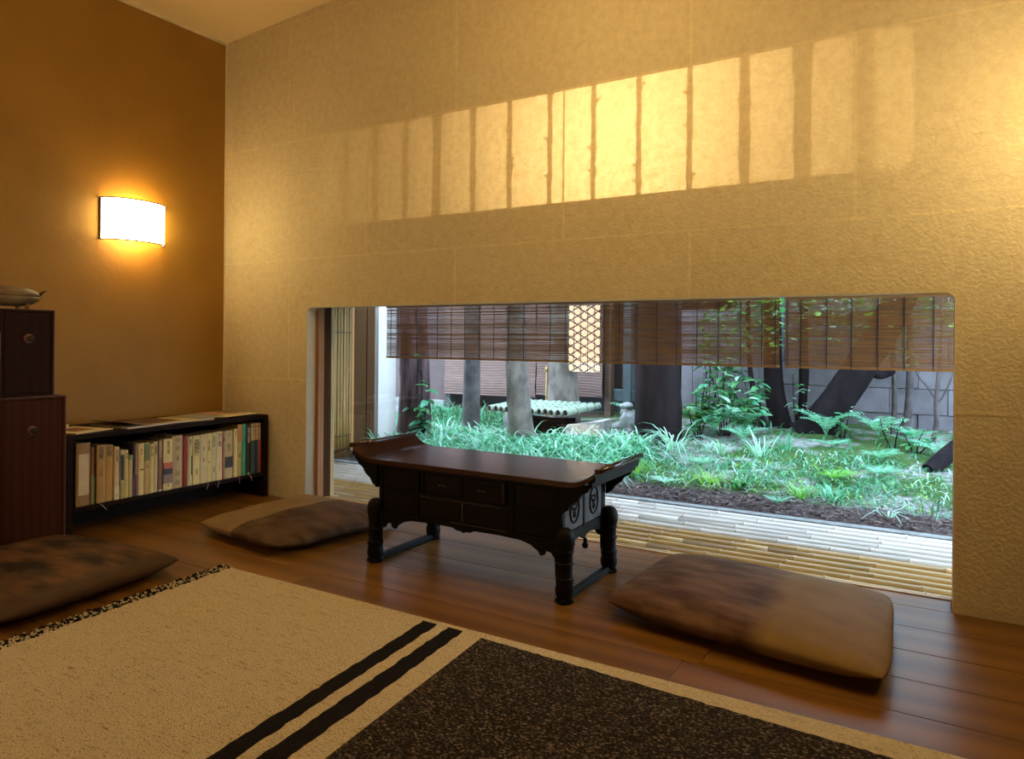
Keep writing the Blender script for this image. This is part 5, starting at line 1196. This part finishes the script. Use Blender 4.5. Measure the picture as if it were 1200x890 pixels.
fern_thing('feathery bright fern behind the arching pale blades', 2.08, 2.85, 9, 0.36, MAT['leaf_lime'], 0.7, 10)
fern_thing('dense green fern right of the massive trunk', 2.24, 2.75, 10, 0.36, MAT['fern'], 0.75, 11)
fern_thing('fern left of the dark medium trunk', 2.42, 2.85, 9, 0.30, MAT['fern'], 0.7, 12)
fern_thing('light green fern among the grass in front of the well', 1.18, 2.08, 9, 0.20, MAT['leaf_lime'], 0.5, 13)
fern_thing('low fern between grass clumps in the middle', 2.34, 2.0, 7, 0.18, MAT['fern'], 0.35, 14)
fern_thing('blue-green fern behind the statue', 1.50, 3.0, 8, 0.30, MAT['fern'], 0.8, 15)

def leaf_mesh(L, w_, name, mat):
    mb = MB(); vs = []; n = 6
    for k in range(n + 1):
        u = k / n; ww = w_ * math.sin(PI * min(1, u * 0.96 + 0.04)) ** 0.8; z = -L * 0.35 * u * u
        vs += [(L * u, -ww, z + ww * 0.35), (L * u, 0, z), (L * u, ww, z + ww * 0.35)]
    mb.add(vs, [f for k in range(n) for f in ((3 * k, 3 * k + 1, 3 * k + 4, 3 * k + 3), (3 * k + 1, 3 * k + 2, 3 * k + 5, 3 * k + 4))], 0, True)
    me = bpy.data.meshes.new(name); me.from_pydata(mb.v, [], mb.f); me.materials.append(mat)
    for p in me.polygons: p.use_smooth = True
    return me
LEAF = {k: leaf_mesh(1.0, 0.21, 'leaf_' + k, MAT[k]) for k in ('leaf', 'leaf_dark', 'leaf_lime', 'grass', 'grass_pale')}
def shrub(lab, x, y, stems, nleaf, L, kinds, seed, name='shrub', z=0.0, parent=None, sr=0.006):
    t = parent or thing(name, lab, 'shrub', (x, y, gz(x, y) + z)); rs_ = random.Random(seed)
    for (dx, dy, h) in stems:
        b0 = Vector((dx * 0.2, dy * 0.2, 0)); b1 = Vector((dx, dy, h)); mid = b0.lerp(b1, 0.5) + Vector((rs_.uniform(-.03, .03), rs_.uniform(-.03, .03), 0))
        pts = [b0 * (1 - u) ** 2 + mid * 2 * u * (1 - u) + b1 * u * u for u in [k / 8 for k in range(9)]]
        MB().tube(pts, [sr * (1 - 0.08 * k) for k in range(9)], 6).build('stem', MAT['bark_dark'], t, fix=False)
        for k in range(nleaf):
            u = rs_.uniform(0.25, 1.0); q = u * 8; i0 = int(min(q, 7)); p = pts[i0].lerp(pts[i0 + 1], q - i0)
            o = bpy.data.objects.new('leaf', LEAF[rs_.choice(kinds)]); COL.objects.link(o); o.parent = t; o.location = p
            l = L * rs_.uniform(0.6, 1.15); o.scale = (l, l, l); o.rotation_euler = (rs_.uniform(-0.5, 0.5), rs_.uniform(-0.6, 0.25), rs_.uniform(0, 2 * PI))
    return t
shrub('leafy shrub with drooping glossy leaves beside the white plaster post', 0.06, 1.88, [(-0.02, 0.0, 0.78), (0.10, -0.06, 0.52), (-0.12, 0.0, 0.60), (0.02, -0.05, 0.35), (-0.15, 0.1, 0.42)], 11, 0.12, ['leaf_dark', 'leaf', 'grass'], 1)
shrub('tall glossy shrub right of the massive dark trunk', 2.30, 2.80, [(-0.14, 0, 0.62), (0.02, -0.05, 0.66), (0.14, 0, 0.55), (0.06, 0.05, 0.45), (-0.04, -0.08, 0.40), (-0.18, -0.05, 0.30), (0.2, -0.05, 0.32)], 18, 0.115, ['leaf', 'leaf_dark', 'grass_pale', 'leaf'], 2)
shrub('low broad-leaved shrub between glossy shrub and dark medium trunk', 2.46, 2.95, [(-0.12, 0, 0.38), (0.06, 0, 0.42), (0.0, -0.08, 0.30), (-0.2, -0.05, 0.3), (0.1, -0.1, 0.22)], 16, 0.11, ['leaf', 'grass_pale', 'grass'], 3)
shrub('slender leafy shrub right of the dark medium trunk', 2.78, 3.20, [(-0.04, 0, 0.45), (0.05, 0, 0.38)], 10, 0.085, ['leaf', 'grass_pale'], 4)
shrub('small shrub with round pale leaves by the log', 3.60, 2.72, [(-0.08, 0, 0.14), (0.05, 0, 0.16), (0.12, 0, 0.12)], 8, 0.075, ['grass', 'leaf'], 5)
shrub('dark shrub in the gap between massive trunk and fence', 2.05, 3.25, [(-0.05, 0, 0.8), (0.1, 0, 0.75), (0.2, 0, 0.6), (0.0, 0, 0.95)], 22, 0.12, ['leaf_dark', 'leaf'], 6)
shrub('low pale-leaved plant at the foot of the leaning trunk', 3.12, 2.98, [(-0.06, 0, 0.22), (0.06, 0, 0.26), (0.0, -0.05, 0.16)], 9, 0.075, ['grass', 'grass_pale', 'leaf'], 7)
shrub('low leafy plant between the pale saplings and the log', 3.46, 2.80, [(-0.08, 0, 0.20), (0.07, 0, 0.22)], 10, 0.075, ['grass', 'grass_pale', 'leaf'], 8)
shrub('dark bushy plant hugging the right side of the massive trunk', 2.12, 2.72, [(-0.02, 0, 0.34), (0.06, 0, 0.46), (0.10, -0.05, 0.28), (-0.06, -0.05, 0.22)], 16, 0.11, ['leaf_dark', 'leaf', 'grass'], 9)
shrub('leafy plant filling the gap before the board fence', 2.50, 3.10, [(-0.14, 0, 0.48), (0.0, 0, 0.40), (-0.25, 0, 0.36)], 16, 0.10, ['leaf', 'leaf_dark', 'grass'], 10)
fern_thing('wide fern between the glossy shrub and the pale tall clump', 2.48, 2.62, 9, 0.26, MAT['fern'], 0.55, 21)
fern_thing('pale low fern left of the log', 3.40, 2.45, 8, 0.20, MAT['fern'], 0.4, 22)
# leafy tops of saplings, leaves are parts of the trees
for (tt, bx, bz, n) in ((ts1, 0.0, 0.62, 12), (ts2, 0.04, 0.60, 12)):
    rq = random.Random(bx + 3)
    for k in range(n):
        o = bpy.data.objects.new('leaf', LEAF[rq.choice(['leaf', 'grass', 'grass_pale'])]); COL.objects.link(o); o.parent = tt
        o.location = (bx + rq.uniform(-0.03, 0.03), rq.uniform(-0.05, 0.0), bz + rq.uniform(-0.04, 0.10)); l = rq.uniform(0.06, 0.11); o.scale = (l, l, l); o.rotation_euler = (rq.uniform(-.4, .4), rq.uniform(-0.3, 0.4), rq.uniform(0, 2 * PI))
# foliage masses behind the blind, crowns of the trees
def crown(t, bx, spots, L, seed):
    rq = random.Random(seed); mb = MB()
    for (cx, cy, cz, sx, sy, sz, n) in spots:
        for k in range(n):
            p = Vector((cx + rq.gauss(0, sx), min(cy + rq.gauss(0, sy), 3.50), cz + rq.gauss(0, sz))) - Vector(bx)
            a = rq.uniform(0, 2 * PI); l = L * rq.uniform(0.6, 1.2); d = Vector((math.cos(a), math.sin(a), rq.uniform(-0.6, 0.3))).normalized() * l; s = d.cross(Vector((rq.uniform(-.5, .5), rq.uniform(-.5, .5), 1))).normalized() * l * 0.24
            mb.add([p, p + d * 0.5 + s, p + d, p + d * 0.5 - s], [(0, 1, 2, 3)], rq.choice((0, 0, 1, 2)))
    o = mb.build('crown', [MAT['leaf'], MAT['leaf_lime'], MAT['leaf_dark']], t, fix=False); o['kind'] = 'stuff'
crown(te, te.location, [(2.55, 3.2, 1.25, 0.22, 0.2, 0.16, 480), (2.35, 3.1, 0.98, 0.15, 0.15, 0.09, 200), (2.5, 3.3, 1.7, 0.3, 0.2, 0.15, 150)], 0.085, 1)
crown(tl, tl.location, [(3.55, 3.3, 1.28, 0.35, 0.2, 0.13, 700), (3.2, 3.3, 1.12, 0.25, 0.12, 0.12, 420), (3.9, 3.2, 1.2, 0.3, 0.2, 0.15, 350)], 0.08, 2)
bpy.context.view_layer.update()
